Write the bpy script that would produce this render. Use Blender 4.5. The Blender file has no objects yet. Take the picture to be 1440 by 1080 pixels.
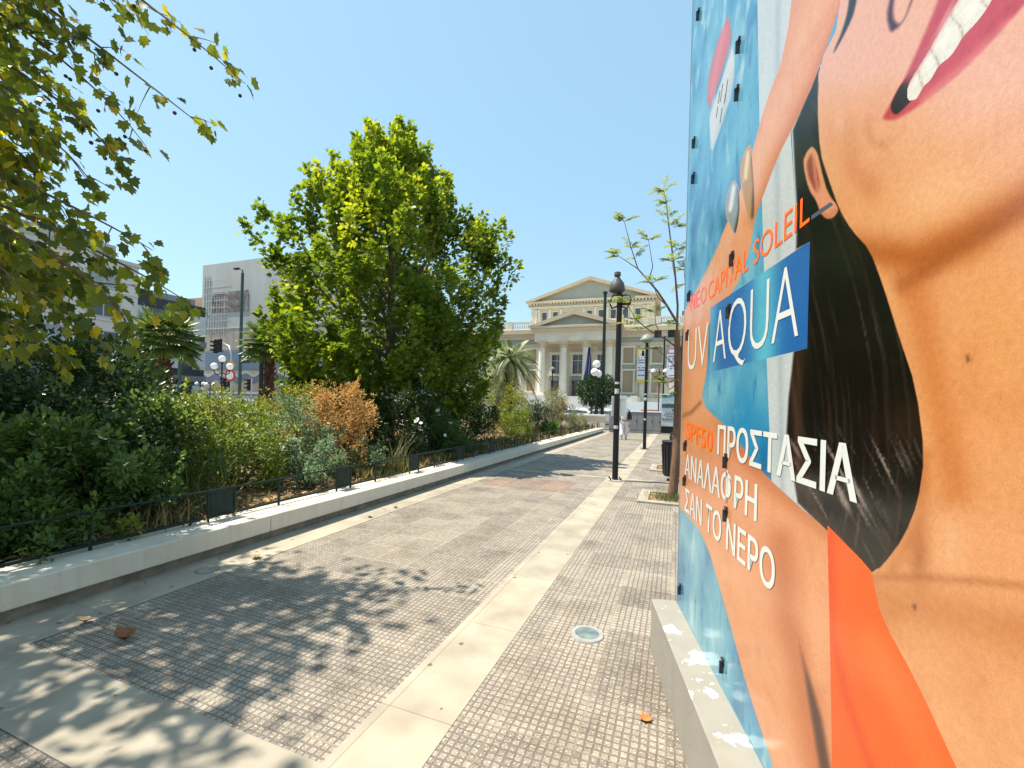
import bpy, math, random
import numpy as np
from mathutils import Vector, Matrix
from mathutils.geometry import delaunay_2d_cdt
rng = np.random.default_rng(7)
random.seed(7)
S = bpy.context.scene
COL = S.collection
R = math.radians
# ------------------------------------------------------------------ camera
FPX, YAW, PITCH, ROLL, CAMZ = 610.0, R(20.72), 0.0, R(1.5), 1.6
PCY = 569.0        # the level lens is shifted: its axis meets the picture below the middle
cF = Vector((-math.sin(YAW)*math.cos(PITCH), math.cos(YAW)*math.cos(PITCH), math.sin(PITCH)))
cR0 = Vector((math.cos(YAW), math.sin(YAW), 0)); cU0 = cR0.cross(cF)
cR = cR0*math.cos(ROLL) + cU0*math.sin(ROLL)
cU = -cR0*math.sin(ROLL) + cU0*math.cos(ROLL)
CAM = Vector((0, 0, CAMZ))
cd = bpy.data.cameras.new('camera'); cam = bpy.data.objects.new('camera', cd); COL.objects.link(cam)
cd.sensor_width = 36; cd.lens = 36*FPX/1440; cd.shift_y = (PCY-540)/1440; cd.clip_start = .05; cd.clip_end = 2000
cam.matrix_world = Matrix(((cR.x, cU.x, -cF.x, 0), (cR.y, cU.y, -cF.y, 0), (cR.z, cU.z, -cF.z, CAMZ), (0, 0, 0, 1)))
S.camera = cam
# ------------------------------------------------------------------ sky, sun, exposure
EL = R(63); SX, SY = -.98, -.20
w = bpy.data.worlds.new('World'); S.world = w; w.use_nodes = True
wn = w.node_tree; bg = wn.nodes['Background']
sky = wn.nodes.new('ShaderNodeTexSky'); sky.sky_type = 'NISHITA'; sky.sun_disc = False
sky.sun_elevation = EL; sky.sun_rotation = math.atan2(SX, SY)
sky.air_density = 1.2; sky.dust_density = .5; sky.ozone_density = .35; sky.altitude = 20
smx = wn.nodes.new('ShaderNodeMixRGB'); smx.inputs[0].default_value = .72; smx.inputs[2].default_value = (1.10, 1.93, 2.42, 1)   # summer haze evens the sky out
wn.links.new(sky.outputs[0], smx.inputs[1]); wn.links.new(smx.outputs[0], bg.inputs[0]); bg.inputs[1].default_value = .145
sl = bpy.data.lights.new('sun', 'SUN'); sun = bpy.data.objects.new('sun', sl); COL.objects.link(sun)
sl.energy = 4.3; sl.angle = R(.5); sl.color = (1, .93, .80)
sun.rotation_euler = (-Vector((SX*math.cos(EL), SY*math.cos(EL), math.sin(EL)))).to_track_quat('-Z', 'Y').to_euler()
S.view_settings.view_transform = 'Standard'; S.view_settings.look = 'None'
S.view_settings.exposure = 1.2; S.view_settings.gamma = 1
S.render.film_transparent = False
# ------------------------------------------------------------------ helpers
def ray(px, py):
    return cR*((px-720)/FPX) + cU*((PCY-py)/FPX) + cF
def at(px, py, z):                       # a point of the place at depth z
    return CAM + ray(px, py)*z
def flat(px, z):                         # ground position in that direction, at depth z
    r = (px-720)/FPX
    return (cR0*r + Vector((-math.sin(YAW), math.cos(YAW), 0)))*z
def lin(c):
    c = np.asarray(c, float)/255.
    return np.where(c <= .04045, c/12.92, ((c+.055)/1.055)**2.4)
MATS = {}
def M(name, col, rough=.8, var=.12, scale=6., bump=0., spec=.3, metal=0., stretch=None, col2=None, fac=None):
    if name in MATS: return MATS[name]
    m = bpy.data.materials.new(name); m.use_nodes = True; t = m.node_tree; p = t.nodes['Principled BSDF']
    p.inputs['Roughness'].default_value = rough; p.inputs['Specular IOR Level'].default_value = spec; p.inputs['Metallic'].default_value = metal
    tc = t.nodes.new('ShaderNodeTexCoord'); src = tc.outputs['Object']
    if stretch:
        mp = t.nodes.new('ShaderNodeMapping'); mp.inputs['Scale'].default_value = stretch; t.links.new(src, mp.inputs[0]); src = mp.outputs[0]
    n = t.nodes.new('ShaderNodeTexNoise'); n.inputs['Scale'].default_value = scale; n.inputs['Detail'].default_value = 6; n.inputs['Roughness'].default_value = .65
    t.links.new(src, n.inputs['Vector'])
    r = t.nodes.new('ShaderNodeValToRGB')
    a, b = (fac or (.32, .68)); r.color_ramp.elements[0].position = a; r.color_ramp.elements[1].position = b
    c1 = [max(0, x*(1-var)) for x in col]; c2 = col2 if col2 else [min(1, x*(1+var)) for x in col]
    r.color_ramp.elements[0].color = (*c1, 1); r.color_ramp.elements[1].color = (*c2, 1)
    t.links.new(n.outputs['Fac'], r.inputs[0]); t.links.new(r.outputs[0], p.inputs['Base Color'])
    if bump:
        bn = t.nodes.new('ShaderNodeBump'); bn.inputs['Strength'].default_value = bump; bn.inputs['Distance'].default_value = .02
        t.links.new(n.outputs['Fac'], bn.inputs['Height']); t.links.new(bn.outputs[0], p.inputs['Normal'])
    MATS[name] = m
    return m
def leafmat(name, dark, mid, bright, trans=.35, rough=.45):
    if name in MATS: return MATS[name]
    m = bpy.data.materials.new(name); m.use_nodes = True; t = m.node_tree; p = t.nodes['Principled BSDF']
    at_ = t.nodes.new('ShaderNodeAttribute'); at_.attribute_name = 'tint'
    r = t.nodes.new('ShaderNodeValToRGB'); r.color_ramp.elements[0].color = (*dark, 1); r.color_ramp.elements[1].color = (*bright, 1)
    e = r.color_ramp.elements.new(.55); e.color = (*mid, 1)
    t.links.new(at_.outputs['Fac'], r.inputs[0])
    t.links.new(r.outputs[0], p.inputs['Base Color']); p.inputs['Roughness'].default_value = rough; p.inputs['Specular IOR Level'].default_value = .4
    tr = t.nodes.new('ShaderNodeBsdfTranslucent'); hs = t.nodes.new('ShaderNodeHueSaturation')
    hs.inputs['Value'].default_value = 1.9; hs.inputs['Hue'].default_value = .485; hs.inputs['Saturation'].default_value = 1.1
    t.links.new(r.outputs[0], hs.inputs['Color']); t.links.new(hs.outputs[0], tr.inputs[0])
    mx = t.nodes.new('ShaderNodeMixShader'); mx.inputs[0].default_value = trans
    t.links.new(p.outputs[0], mx.inputs[1]); t.links.new(tr.outputs[0], mx.inputs[2])
    t.links.new(mx.outputs[0], t.nodes['Material Output'].inputs['Surface'])
    MATS[name] = m
    return m
def raw_mesh(name, V, F):
    """fast mesh: V (n,3), F (m,k) equal sized faces"""
    me = bpy.data.meshes.new(name); V = np.asarray(V, np.float32); F = np.asarray(F, np.int32)
    me.vertices.add(len(V)); me.vertices.foreach_set('co', V.ravel())
    k = F.shape[1]; me.loops.add(F.size); me.loops.foreach_set('vertex_index', F.ravel())
    me.polygons.add(len(F)); me.polygons.foreach_set('loop_start', np.arange(len(F), dtype=np.int32)*k)
    try: me.polygons.foreach_set('loop_total', np.full(len(F), k, np.int32))
    except Exception: pass
    me.update(calc_edges=True)
    return me
def link(name, me, mat=None, parent=None):
    o = bpy.data.objects.new(name, me); COL.objects.link(o)
    if mat is not None:
        if len(me.materials) == 0: me.materials.append(mat)
    if parent is not None: o.parent = parent
    return o
def tag(o, label=None, cat=None, group=None, kind=None):
    if label: o['label'] = label
    if cat: o['category'] = cat
    if group: o['group'] = group
    if kind: o['kind'] = kind
    return o
def thing(name, label, cat, loc=(0, 0, 0), rz=0., group=None):
    o = bpy.data.objects.new(name, None); COL.objects.link(o); o.location = loc; o.rotation_euler = (0, 0, rz); o.empty_display_size = .2
    return tag(o, label, cat, group)
def dup(root, loc, rz, label, group=None):
    def cp(o, par):
        c = o.copy(); COL.objects.link(c)
        if par is not None: c.parent = par
        for k in list(o.children): cp(k, c)
        return c
    c = cp(root, None); c.location = loc; c.rotation_euler = (0, 0, rz); c['label'] = label
    if group: c['group'] = group
    return c
class MB:
    def __init__(s): s.v = []; s.f = []
    def add(s, V, F):
        b = len(s.v); s.v += [tuple(x) for x in V]; s.f += [tuple(i+b for i in f) for f in F]; return s
    def box(s, c, d, rz=0., bev=0.):
        x, y, z = (q/2 for q in d); ca, sa = math.cos(rz), math.sin(rz)
        if bev > 0:
            b = min(bev, x*.9, y*.9, z*.9)
            P = [(-x+b, -y), (x-b, -y), (x, -y+b), (x, y-b), (x-b, y), (-x+b, y), (-x, y-b), (-x, -y+b)]
            Q = [(px*(x-b)/x, py*(y-b)/y) for px, py in P]
            L = [(Q, -z), (P, -z+b), (P, z-b), (Q, z)]
            V = [(c[0]+px*ca-py*sa, c[1]+px*sa+py*ca, c[2]+zz) for pp, zz in L for px, py in pp]
            F = [tuple(range(7, -1, -1)), tuple(range(24, 32))]
            for k in range(3):
                for i in range(8):
                    j = (i+1) % 8; F.append((k*8+i, k*8+j, k*8+8+j, k*8+8+i))
            return s.add(V, F)
        V = [(c[0]+sx*x*ca-sy*y*sa, c[1]+sx*x*sa+sy*y*ca, c[2]+sz*z) for sz in (-1, 1) for sx, sy in ((-1, -1), (1, -1), (1, 1), (-1, 1))]
        return s.add(V, [(3, 2, 1, 0), (4, 5, 6, 7), (0, 1, 5, 4), (1, 2, 6, 5), (2, 3, 7, 6), (3, 0, 4, 7)])
    def b2(s, x0, x1, y0, y1, z0, z1, bev=0.):
        return s.box(((x0+x1)/2, (y0+y1)/2, (z0+z1)/2), (x1-x0, y1-y0, z1-z0), 0, bev)
    def tube(s, P, rad, n=8, cap=True):
        P = [Vector(p) for p in P]
        if not hasattr(rad, '__len__'): rad = [rad]*len(P)
        V = []; F = []; prev = None
        for i, p in enumerate(P):
            d = (P[min(i+1, len(P)-1)]-P[max(i-1, 0)]).normalized()
            if prev is None:
                a = Vector((0, 0, 1)) if abs(d.z) < .9 else Vector((1, 0, 0)); u = d.cross(a).normalized()
            else:
                u = (prev-d*prev.dot(d)); u = u.normalized() if u.length > 1e-6 else d.orthogonal().normalized()
            prev = u; v = d.cross(u)
            for k in range(n):
                t = 2*math.pi*k/n; V.append(p+(u*math.cos(t)+v*math.sin(t))*rad[i])
        for i in range(len(P)-1):
            for k in range(n):
                j = (k+1) % n; F.append((i*n+k, i*n+j, i*n+n+j, i*n+n+k))
        if cap: F += [tuple(range(n-1, -1, -1)), tuple(range((len(P)-1)*n, len(P)*n))]
        return s.add(V, F)
    def lathe(s, prof, c=(0, 0, 0), n=16):
        V = []; F = []
        for r, z in prof:
            for k in range(n):
                t = 2*math.pi*k/n; V.append((c[0]+r*math.cos(t), c[1]+r*math.sin(t), c[2]+z))
        for i in range(len(prof)-1):
            for k in range(n):
                j = (k+1) % n; F.append((i*n+k, i*n+j, i*n+n+j, i*n+n+k))
        F += [tuple(range(n-1, -1, -1)), tuple(range((len(prof)-1)*n, len(prof)*n))]
        return s.add(V, F)
    def ball(s, c, r, n=10, m=7, sz=1.):
        return s.lathe([(max(r*math.sin(math.pi*i/m), r*.02), -r*sz*math.cos(math.pi*i/m)) for i in range(m+1)], c, n)
    def prism(s, poly, z0, z1, axis='z'):     # polygon (ccw) extruded along an axis
        n = len(poly)
        if axis == 'z': mk = lambda a, b, h: (a, b, h)
        elif axis == 'y': mk = lambda a, b, h: (a, h, b)
        else: mk = lambda a, b, h: (h, a, b)
        V = [mk(a, b, z0) for a, b in poly]+[mk(a, b, z1) for a, b in poly]
        F = [tuple(range(n-1, -1, -1)), tuple(range(n, 2*n))]+[(i, (i+1) % n, n+(i+1) % n, n+i) for i in range(n)]
        return s.add(V, F)
    def build(s, name, mat, parent=None, smooth=False):
        me = bpy.data.meshes.new(name); me.from_pydata(s.v, [], s.f); me.validate(); me.materials.append(mat)
        import bmesh
        b = bmesh.new(); b.from_mesh(me); bmesh.ops.recalc_face_normals(b, faces=b.faces); b.to_mesh(me); b.free()
        if smooth:
            me.polygons.foreach_set('use_smooth', [True]*len(me.polygons))
            try: me.set_sharp_from_angle(angle=R(40))
            except Exception: pass
        return link(name, me, None, parent)
def struct(name, mb, mat):
    return tag(mb.build(name, mat), kind='structure')
def sheet(name, x0, x1, y0, y1, z, mat):
    return struct(name, MB().add([(x0, y0, z), (x1, y0, z), (x1, y1, z), (x0, y1, z)], [(0, 1, 2, 3)]), mat)
# ------------------------------------------------------------------ leaves
def lobed():                               # plane leaf: five pointed lobes, folded a little
    o = [(0, 0), (.30, -.06), (.31, .13), (.54, .32), (.35, .43), (.36, .68), (.18, .66), (0, 1.0), (-.18, .66), (-.36, .68), (-.35, .43), (-.54, .32), (-.31, .13), (-.30, -.06)]
    c = (0, .36, .0)
    V = [c]+[(x, y, .10*abs(x)*2-.12*y*y) for x, y in o]; n = len(o)
    F = [(0, 1+i, 1+(i+1) % n) for i in range(n)]
    return np.array(V, float), np.array(F)
def oval(wd=.42):
    V = [(0, 0, 0), (wd/2, .35, .06), (wd*.38, .72, .04), (0, 1, -.06), (-wd*.38, .72, .04), (-wd/2, .35, .06), (0, .5, -.02)]
    F = [(6, 0, 1), (6, 1, 2), (6, 2, 3), (6, 3, 4), (6, 4, 5), (6, 5, 0)]
    return np.array(V, float), np.array(F)
LOBED, OVAL, NARROW = lobed(), oval(.5), oval(.26)
def leaves(name, tpl, pos, direc, up, size, tint, mat, parent=None):
    """one foliage mesh: tpl placed at pos, its midrib along direc, its face towards up"""
    T, F = tpl; n = len(pos)
    d = direc/np.maximum(np.linalg.norm(direc, axis=1, keepdims=True), 1e-6)
    x = np.cross(d, up); x /= np.maximum(np.linalg.norm(x, axis=1, keepdims=True), 1e-6)
    zz = np.cross(x, d)
    V = pos[:, None, :] + size[:, None, None]*(T[None, :, 0:1]*x[:, None, :] + T[None, :, 1:2]*d[:, None, :] + T[None, :, 2:3]*zz[:, None, :])
    k = len(T); FF = (F[None] + (np.arange(n)*k)[:, None, None]).reshape(-1, 3)
    me = raw_mesh(name, V.reshape(-1, 3), FF)
    a = me.attributes.new('tint', 'FLOAT', 'POINT'); a.data.foreach_set('value', np.repeat(np.clip(tint, 0, 1), k).astype(np.float32))
    return link(name, me, mat, parent)
def unit(n):
    v = rng.normal(size=(n, 3)); return v/np.linalg.norm(v, axis=1, keepdims=True)
# ================================================================== MATERIALS
stone_w = M('white marble', (.62, .585, .52), .6, .10, 2.2, .05)
def stone_slabs():
    m = bpy.data.materials.new('pale slab'); m.use_nodes = True; t = m.node_tree; N = t.nodes.new; L = t.links.new; p = t.nodes['Principled BSDF']
    tc = N('ShaderNodeTexCoord')
    br = N('ShaderNodeTexBrick'); br.offset = 0; br.inputs['Scale'].default_value = 1; br.inputs['Mortar Size'].default_value = .004
    br.inputs['Brick Width'].default_value = 1.37; br.inputs['Row Height'].default_value = .96
    br.inputs['Color1'].default_value = (.385, .333, .252, 1); br.inputs['Color2'].default_value = (.325, .285, .222, 1); br.inputs['Mortar'].default_value = (.26, .22, .16, 1)
    L(tc.outputs['Object'], br.inputs['Vector'])
    n = N('ShaderNodeTexNoise'); n.inputs['Scale'].default_value = 3; n.inputs['Detail'].default_value = 8; L(tc.outputs['Object'], n.inputs['Vector'])
    mx = N('ShaderNodeMixRGB'); mx.blend_type = 'MULTIPLY'; mx.inputs[0].default_value = .7
    r = N('ShaderNodeValToRGB'); r.color_ramp.elements[0].position = .3; r.color_ramp.elements[0].color = (.60, .58, .56, 1); r.color_ramp.elements[1].position = .62; r.color_ramp.elements[1].color = (1, 1, 1, 1)
    L(n.outputs['Fac'], r.inputs[0]); L(br.outputs['Color'], mx.inputs[1]); L(r.outputs[0], mx.inputs[2])
    v = N('ShaderNodeTexVoronoi'); v.inputs['Scale'].default_value = 5.5; v.inputs['Randomness'].default_value = 1
    nz = N('ShaderNodeTexNoise'); nz.inputs['Scale'].default_value = 26; L(tc.outputs['Object'], nz.inputs['Vector'])
    ad = N('ShaderNodeMath'); ad.operation = 'MULTIPLY_ADD'; ad.inputs[1].default_value = .12; L(nz.outputs['Fac'], ad.inputs[0])
    L(tc.outputs['Object'], v.inputs['Vector']); L(v.outputs['Distance'], ad.inputs[2])
    r2 = N('ShaderNodeValToRGB'); r2.color_ramp.elements[0].position = .145; r2.color_ramp.elements[0].color = (.38, .36, .34, 1); r2.color_ramp.elements[1].position = .158; r2.color_ramp.elements[1].color = (1, 1, 1, 1)
    L(ad.outputs[0], r2.inputs[0])
    m2 = N('ShaderNodeMixRGB'); m2.blend_type = 'MULTIPLY'; m2.inputs[0].default_value = .9
    L(mx.outputs[0], m2.inputs[1]); L(r2.outputs[0], m2.inputs[2]); L(m2.outputs[0], p.inputs['Base Color'])
    p.inputs['Roughness'].default_value = .62; p.inputs['Specular IOR Level'].default_value = .3
    return m
def paver():
    m = bpy.data.materials.new('square paver'); m.use_nodes = True; t = m.node_tree; N = t.nodes.new; L = t.links.new; p = t.nodes['Principled BSDF']
    tc = N('ShaderNodeTexCoord'); sp = N('ShaderNodeSeparateXYZ'); 
    wob = N('ShaderNodeTexNoise'); wob.inputs['Scale'].default_value = 9; L(tc.outputs['Object'], wob.inputs['Vector'])
    vm = N('ShaderNodeVectorMath'); vm.operation = 'MULTIPLY_ADD'; vm.inputs[1].default_value = (.010, .010, 0)
    L(wob.outputs['Color'], vm.inputs[0]); L(tc.outputs['Object'], vm.inputs[2]); L(vm.outputs[0], sp.inputs[0])
    def math_(op, a, b=None, c=None):
        k = N('ShaderNodeMath'); k.operation = op
        for i, q in enumerate((a, b, c)):
            if q is None: continue
            if isinstance(q, (int, float)): k.inputs[i].default_value = q
            else: L(q, k.inputs[i])
        return k.outputs[0]
    def groove(src, size, half, soft):
        f = math_('FRACT', math_('DIVIDE', src, size)); d = math_('ABSOLUTE', math_('SUBTRACT', f, .5))     # .5 at the joint
        mr = N('ShaderNodeMapRange'); mr.interpolation_type = 'SMOOTHSTEP'
        mr.inputs[1].default_value = .5-half-soft; mr.inputs[2].default_value = .5-half; L(d, mr.inputs[0]); return mr.outputs[0]
    gx = groove(sp.outputs[0], .0402, .085, .07); gy = groove(sp.outputs[1], .0402, .085, .07); g = math_('MAXIMUM', gx, gy)
    bx = groove(sp.outputs[0], .402, .012, .004); by = groove(sp.outputs[1], .402, .012, .004); gb = math_('MAXIMUM', bx, by)
    def cell(size):
        a = math_('FLOOR', math_('DIVIDE', sp.outputs[0], size)); b = math_('FLOOR', math_('DIVIDE', sp.outputs[1], size))
        cb = N('ShaderNodeCombineXYZ'); L(a, cb.inputs[0]); L(b, cb.inputs[1])
        wn_ = N('ShaderNodeTexWhiteNoise'); wn_.noise_dimensions = '2D'; L(cb.outputs[0], wn_.inputs['Vector']); return wn_.outputs['Value']
    c1 = cell(.0402); c2 = cell(.402)
    val = math_('ADD', math_('MULTIPLY', c1, .42), math_('MULTIPLY', c2, .55))
    big = N('ShaderNodeTexNoise'); big.inputs['Scale'].default_value = .9; big.inputs['Detail'].default_value = 5; L(tc.outputs['Object'], big.inputs['Vector'])
    val = math_('ADD', val, math_('MULTIPLY', big.outputs['Fac'], .35))
    r = N('ShaderNodeValToRGB'); r.color_ramp.elements[0].position = .1; r.color_ramp.elements[0].color = (.135, .114, .094, 1); r.color_ramp.elements[1].position = .95; r.color_ramp.elements[1].color = (.31, .262, .210, 1)
    L(val, r.inputs[0])
    # pale pebble flecks on the squares
    vo = N('ShaderNodeTexNoise'); vo.inputs['Scale'].default_value = 95; vo.inputs['Detail'].default_value = 2; L(tc.outputs['Object'], vo.inputs['Vector'])
    fr = N('ShaderNodeValToRGB'); fr.color_ramp.elements[0].position = .56; fr.color_ramp.elements[0].color = (0, 0, 0, 1); fr.color_ramp.elements[1].position = .64; fr.color_ramp.elements[1].color = (1, 1, 1, 1)
    L(vo.outputs['Fac'], fr.inputs[0])
    mf = N('ShaderNodeMixRGB'); mf.inputs[2].default_value = (.52, .47, .39, 1); L(math_('MULTIPLY', fr.outputs[0], .75), mf.inputs[0]); L(r.outputs[0], mf.inputs[1])
    # red pavers relaid near the lamp post
    px_ = math_('LESS_THAN', math_('ABSOLUTE', math_('SUBTRACT', sp.outputs[0], -2.75)), .85); py_ = math_('LESS_THAN', math_('ABSOLUTE', math_('SUBTRACT', sp.outputs[1], 8.45)), .62)
    red = N('ShaderNodeMixRGB'); red.blend_type = 'MULTIPLY'; red.inputs[2].default_value = (1.0, .70, .60, 1)
    L(math_('MULTIPLY', math_('MULTIPLY', px_, py_), math_('ADD', math_('MULTIPLY', c2, .5), .4)), red.inputs[0]); L(mf.outputs[0], red.inputs[1])
    mg = N('ShaderNodeMixRGB'); mg.inputs[2].default_value = (.105, .083, .062, 1); L(math_('MULTIPLY', g, .72), mg.inputs[0]); L(red.outputs[0], mg.inputs[1])
    sand = N('ShaderNodeMixRGB'); sand.inputs[2].default_value = (.34, .285, .19, 1); L(math_('MULTIPLY', gb, math_('MULTIPLY', c2, .8)), sand.inputs[0]); L(mg.outputs[0], sand.inputs[1])
    # stains
    st = N('ShaderNodeTexNoise'); st.inputs['Scale'].default_value = 2.1; st.inputs['Detail'].default_value = 9; L(tc.outputs['Object'], st.inputs['Vector'])
    sr = N('ShaderNodeValToRGB'); sr.color_ramp.elements[0].position = .30; sr.color_ramp.elements[0].color = (.74, .72, .70, 1); sr.color_ramp.elements[1].position = .52; sr.color_ramp.elements[1].color = (1, 1, 1, 1)
    L(st.outputs['Fac'], sr.inputs[0])
    mm = N('ShaderNodeMixRGB'); mm.blend_type = 'MULTIPLY'; mm.inputs[0].default_value = 1; L(sand.outputs[0], mm.inputs[1]); L(sr.outputs[0], mm.inputs[2])
    L(mm.outputs[0], p.inputs['Base Color'])
    h = math_('SUBTRACT', math_('MULTIPLY', fr.outputs[0], .12), g)
    b = N('ShaderNodeBump'); b.inputs['Strength'].default_value = .55; b.inputs['Distance'].default_value = .006; L(h, b.inputs['Height']); L(b.outputs[0], p.inputs['Normal'])
    p.inputs['Roughness'].default_value = .6; p.inputs['Specular IOR Level'].default_value = .35
    return m
slab = stone_slabs(); pav = paver()
black_metal = M('black painted metal', (.010, .010, .011), .5, .25, 9, .05, .3)
green_metal = M('dark green painted metal', (.018, .045, .035), .42, .25, 12, .05, .5)
rail_metal = M('fence green', (.014, .026, .021), .6, .3, 14, .08, .2)
grey_metal = M('galvanised metal', (.42, .43, .44), .4, .15, 8, .02, .5, .5)
white_paint = M('white paint', (.78, .78, .76), .5, .05, 4)
conc_grey = M('concrete', (.34, .335, .31), .85, .14, 5, .15)
soil = M('dry soil', (.17, .115, .065), .95, .5, 5, .8, .1, 0, None, (.33, .22, .12))
bark = M('bark', (.14, .105, .07), .9, .4, 9, .5, .15, 0, (1, 1, .25))
bark_red = M('young bark', (.165, .095, .058), .85, .35, 14, .5, .2, 0, (1, 1, .2))
glass_dark = M('dark window glass', (.055, .065, .075), .12, .3, 1.2, 0, .6)
wheel_black = M('tyre rubber', (.02, .02, .02), .8, .1, 5)
# ================================================================== GROUND
asphalt = M('asphalt', (.065, .063, .06), .9, .2, 3, .2)
plaza_m = M('plaza concrete', (.36, .335, .29), .85, .14, .8, .1)
sheet('ground', -600, 600, -600, 600, -.016, plaza_m)
sheet('street_left', -50, -36, -200, 47, -.012, asphalt)
sheet('street_far', -200, 200, 33.5, 56, -.008, asphalt)
sheet('pavement', -5.5, 7, -6, 30.2, -.004, plaza_m)
sheet('path_paving', -3.8, -1.42, 1.5, 29.6, 0., pav)
sheet('path_paving', -1.0, 6.5, -5, 29.6, 0., pav)
sheet('path_paving', -3.8, -1.42, -5, 1.08, 0., pav)
sheet('edge_strip', -4.33, -3.8, -5, 29.6, .003, slab)
sheet('middle_strip', -1.42, -1.0, -5, 29.6, .003, slab)
sheet('cross_strip', -3.8, -1.42, 1.08, 1.5, .003, slab)
sheet('cross_strip', -3.8, -1.42, 9.9, 10.08, .003, slab)
sheet('cross_strip', -1.0, 6, 9.9, 10.04, .003, slab)
sheet('cross_strip', -3.8, -1.42, 18.4, 18.6, .003, slab)
# ================================================================== LOW WALL, FENCE, PLANTER
def stained_wall():
    m = bpy.data.materials.new('weathered wall render'); m.use_nodes = True; t = m.node_tree; N = t.nodes.new; L = t.links.new; p = t.nodes['Principled BSDF']
    tc = N('ShaderNodeTexCoord'); oi = N('ShaderNodeObjectInfo'); ad = N('ShaderNodeVectorMath'); L(tc.outputs['Object'], ad.inputs[0])
    a = N('ShaderNodeTexNoise'); a.inputs['Scale'].default_value = 2.2; a.inputs['Detail'].default_value = 9; L(ad.outputs[0], a.inputs['Vector'])
    mp = N('ShaderNodeMapping'); mp.inputs['Scale'].default_value = (9, 9, .7); L(ad.outputs[0], mp.inputs[0])
    b = N('ShaderNodeTexNoise'); b.inputs['Scale'].default_value = 1.6; b.inputs['Detail'].default_value = 6; L(mp.outputs[0], b.inputs['Vector'])
    c = N('ShaderNodeTexNoise'); c.inputs['Scale'].default_value = 34; c.inputs['Detail'].default_value = 3; L(ad.outputs[0], c.inputs['Vector'])
    def ramp(src, p0, c0, p1_, c1):
        r = N('ShaderNodeValToRGB'); r.color_ramp.elements[0].position = p0; r.color_ramp.elements[0].color = (*c0, 1); r.color_ramp.elements[1].position = p1_; r.color_ramp.elements[1].color = (*c1, 1); L(src, r.inputs[0]); return r.outputs[0]
    col = ramp(a.outputs['Fac'], .3, (.57, .495, .395), .68, (.64, .565, .46))
    s1 = ramp(b.outputs['Fac'], .26, (.78, .74, .68), .50, (1, 1, 1)); s2 = ramp(c.outputs['Fac'], .26, (.45, .42, .38), .34, (1, 1, 1))
    for q in (s1, s2):
        mx = N('ShaderNodeMixRGB'); mx.blend_type = 'MULTIPLY'; mx.inputs[0].default_value = .42; L(col, mx.inputs[1]); L(q, mx.inputs[2]); col = mx.outputs[0]
    L(col, p.inputs['Base Color']); p.inputs['Roughness'].default_value = .8; p.inputs['Specular IOR Level'].default_value = .2
    bn = N('ShaderNodeBump'); bn.inputs['Strength'].default_value = .15; bn.inputs['Distance'].default_value = .01; L(c.outputs['Fac'], bn.inputs['Height']); L(bn.outputs[0], p.inputs['Normal'])
    return m
wallm = stained_wall()
t = thing('low_wall', 'long low white stone planter wall along the left edge of the path', 'wall', (-4.45, -6, 0))
k = 0
y = 0.0
for y0 in np.arange(0, 33.7, 2.41):
    y1 = min(y0+2.405, 33.9)
    MB().b2(-.30, .20, y0, y1, .095, .28, .008).build('wall_block', wallm, t)
MB().b2(-.27, .145, 0, 33.9, 0, .094).build('base', M('wall base', (.20, .165, .125), .9, .4, 6, .3), t)
MB().b2(-.37, -.302, 0, 33.9, .0, .272).build('inner_kerb', conc_grey, t)
t = thing('end_wall', 'plain cream end wall closing the planter beside the orange tree', 'wall', (-4.4, 28.1, 0))
MB().b2(-8.5, .15, 0, .3, 0, .98).build('wall_body', wallm, t)
MB().b2(-8.53, .2, -.04, .34, .982, 1.1, .01).build('coping', M('pale coping', (.66, .62, .54), .7, .06, 3), t)
struct('planter_soil', MB().add([(-15, -6, .26), (-4.81, -6, .26), (-4.81, 28.1, .26), (-15, 28.1, .26), (-15, -6, 0), (-15, 28.1, 0)], [(0, 1, 2, 3), (4, 0, 3, 5)]), soil)
t = thing('railing', 'low dark green metal railing with square plates on the planter wall', 'railing', (-4.58, 0, .28))
MB().tube([(0, -6, .325), (0, 27.9, .325)], .0115, 6).build('top_rail', rail_metal, t)
MB().b2(-.012, .012, -6, 27.9, .035, .06).build('bottom_rail', rail_metal, t)
pp = MB().b2(-.006, .006, .02, .27, .06, .31).build('plate', rail_metal, t)
po = MB().b2(-.010, .010, -.010, .010, 0, .323).build('post', rail_metal, t)
first = True
for kk in range(-3, 14):
    yb = 3.15+1.85*kk
    for nm, src, yy in (('plate', pp, yb), ('post', po, yb), ('post', po, yb+.29), ('post', po, yb+.87)):
        if first and (nm == 'plate' or yy == yb):
            src.location.y = yy; continue
        c = src.copy(); COL.objects.link(c); c.parent = t; c.location.y = yy
    first = False
MB().tube([(0, 3.12, .28), (-.02, 2.98, .0)], .011, 5).build('brace', rail_metal, t)
# ================================================================== BILLBOARD
_r = ray(952, 848); _k = (.33-CAMZ)/_r.z; B0 = CAM+_r*_k
BA = R(12.6); BD = Vector((math.sin(BA), -math.cos(BA), 0)); BN = Vector((-math.cos(BA), -math.sin(BA), 0))
BW, BH = 3.3, 4.75
def board_uv(px, py):
    r = ray(px, py); s = (B0-CAM).dot(BN)/r.dot(BN); p = CAM+r*s-B0
    return (p.dot(BD), p.z)
def board_px(U, V):
    P = np.array(B0)[None]+U[:, None]*np.array(BD)[None]+V[:, None]*np.array((0, 0, 1.))[None]-np.array(CAM)[None]
    z = np.maximum(P@np.array(cF), .12)
    return 720+FPX*(P@np.array(cR))/z, PCY-FPX*(P@np.array(cU))/z
brz = math.atan2(BD.y, BD.x)
bill = thing('billboard', 'huge sunscreen advert billboard of a smiling woman standing on the grey plinth', 'billboard', B0, brz)
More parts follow.
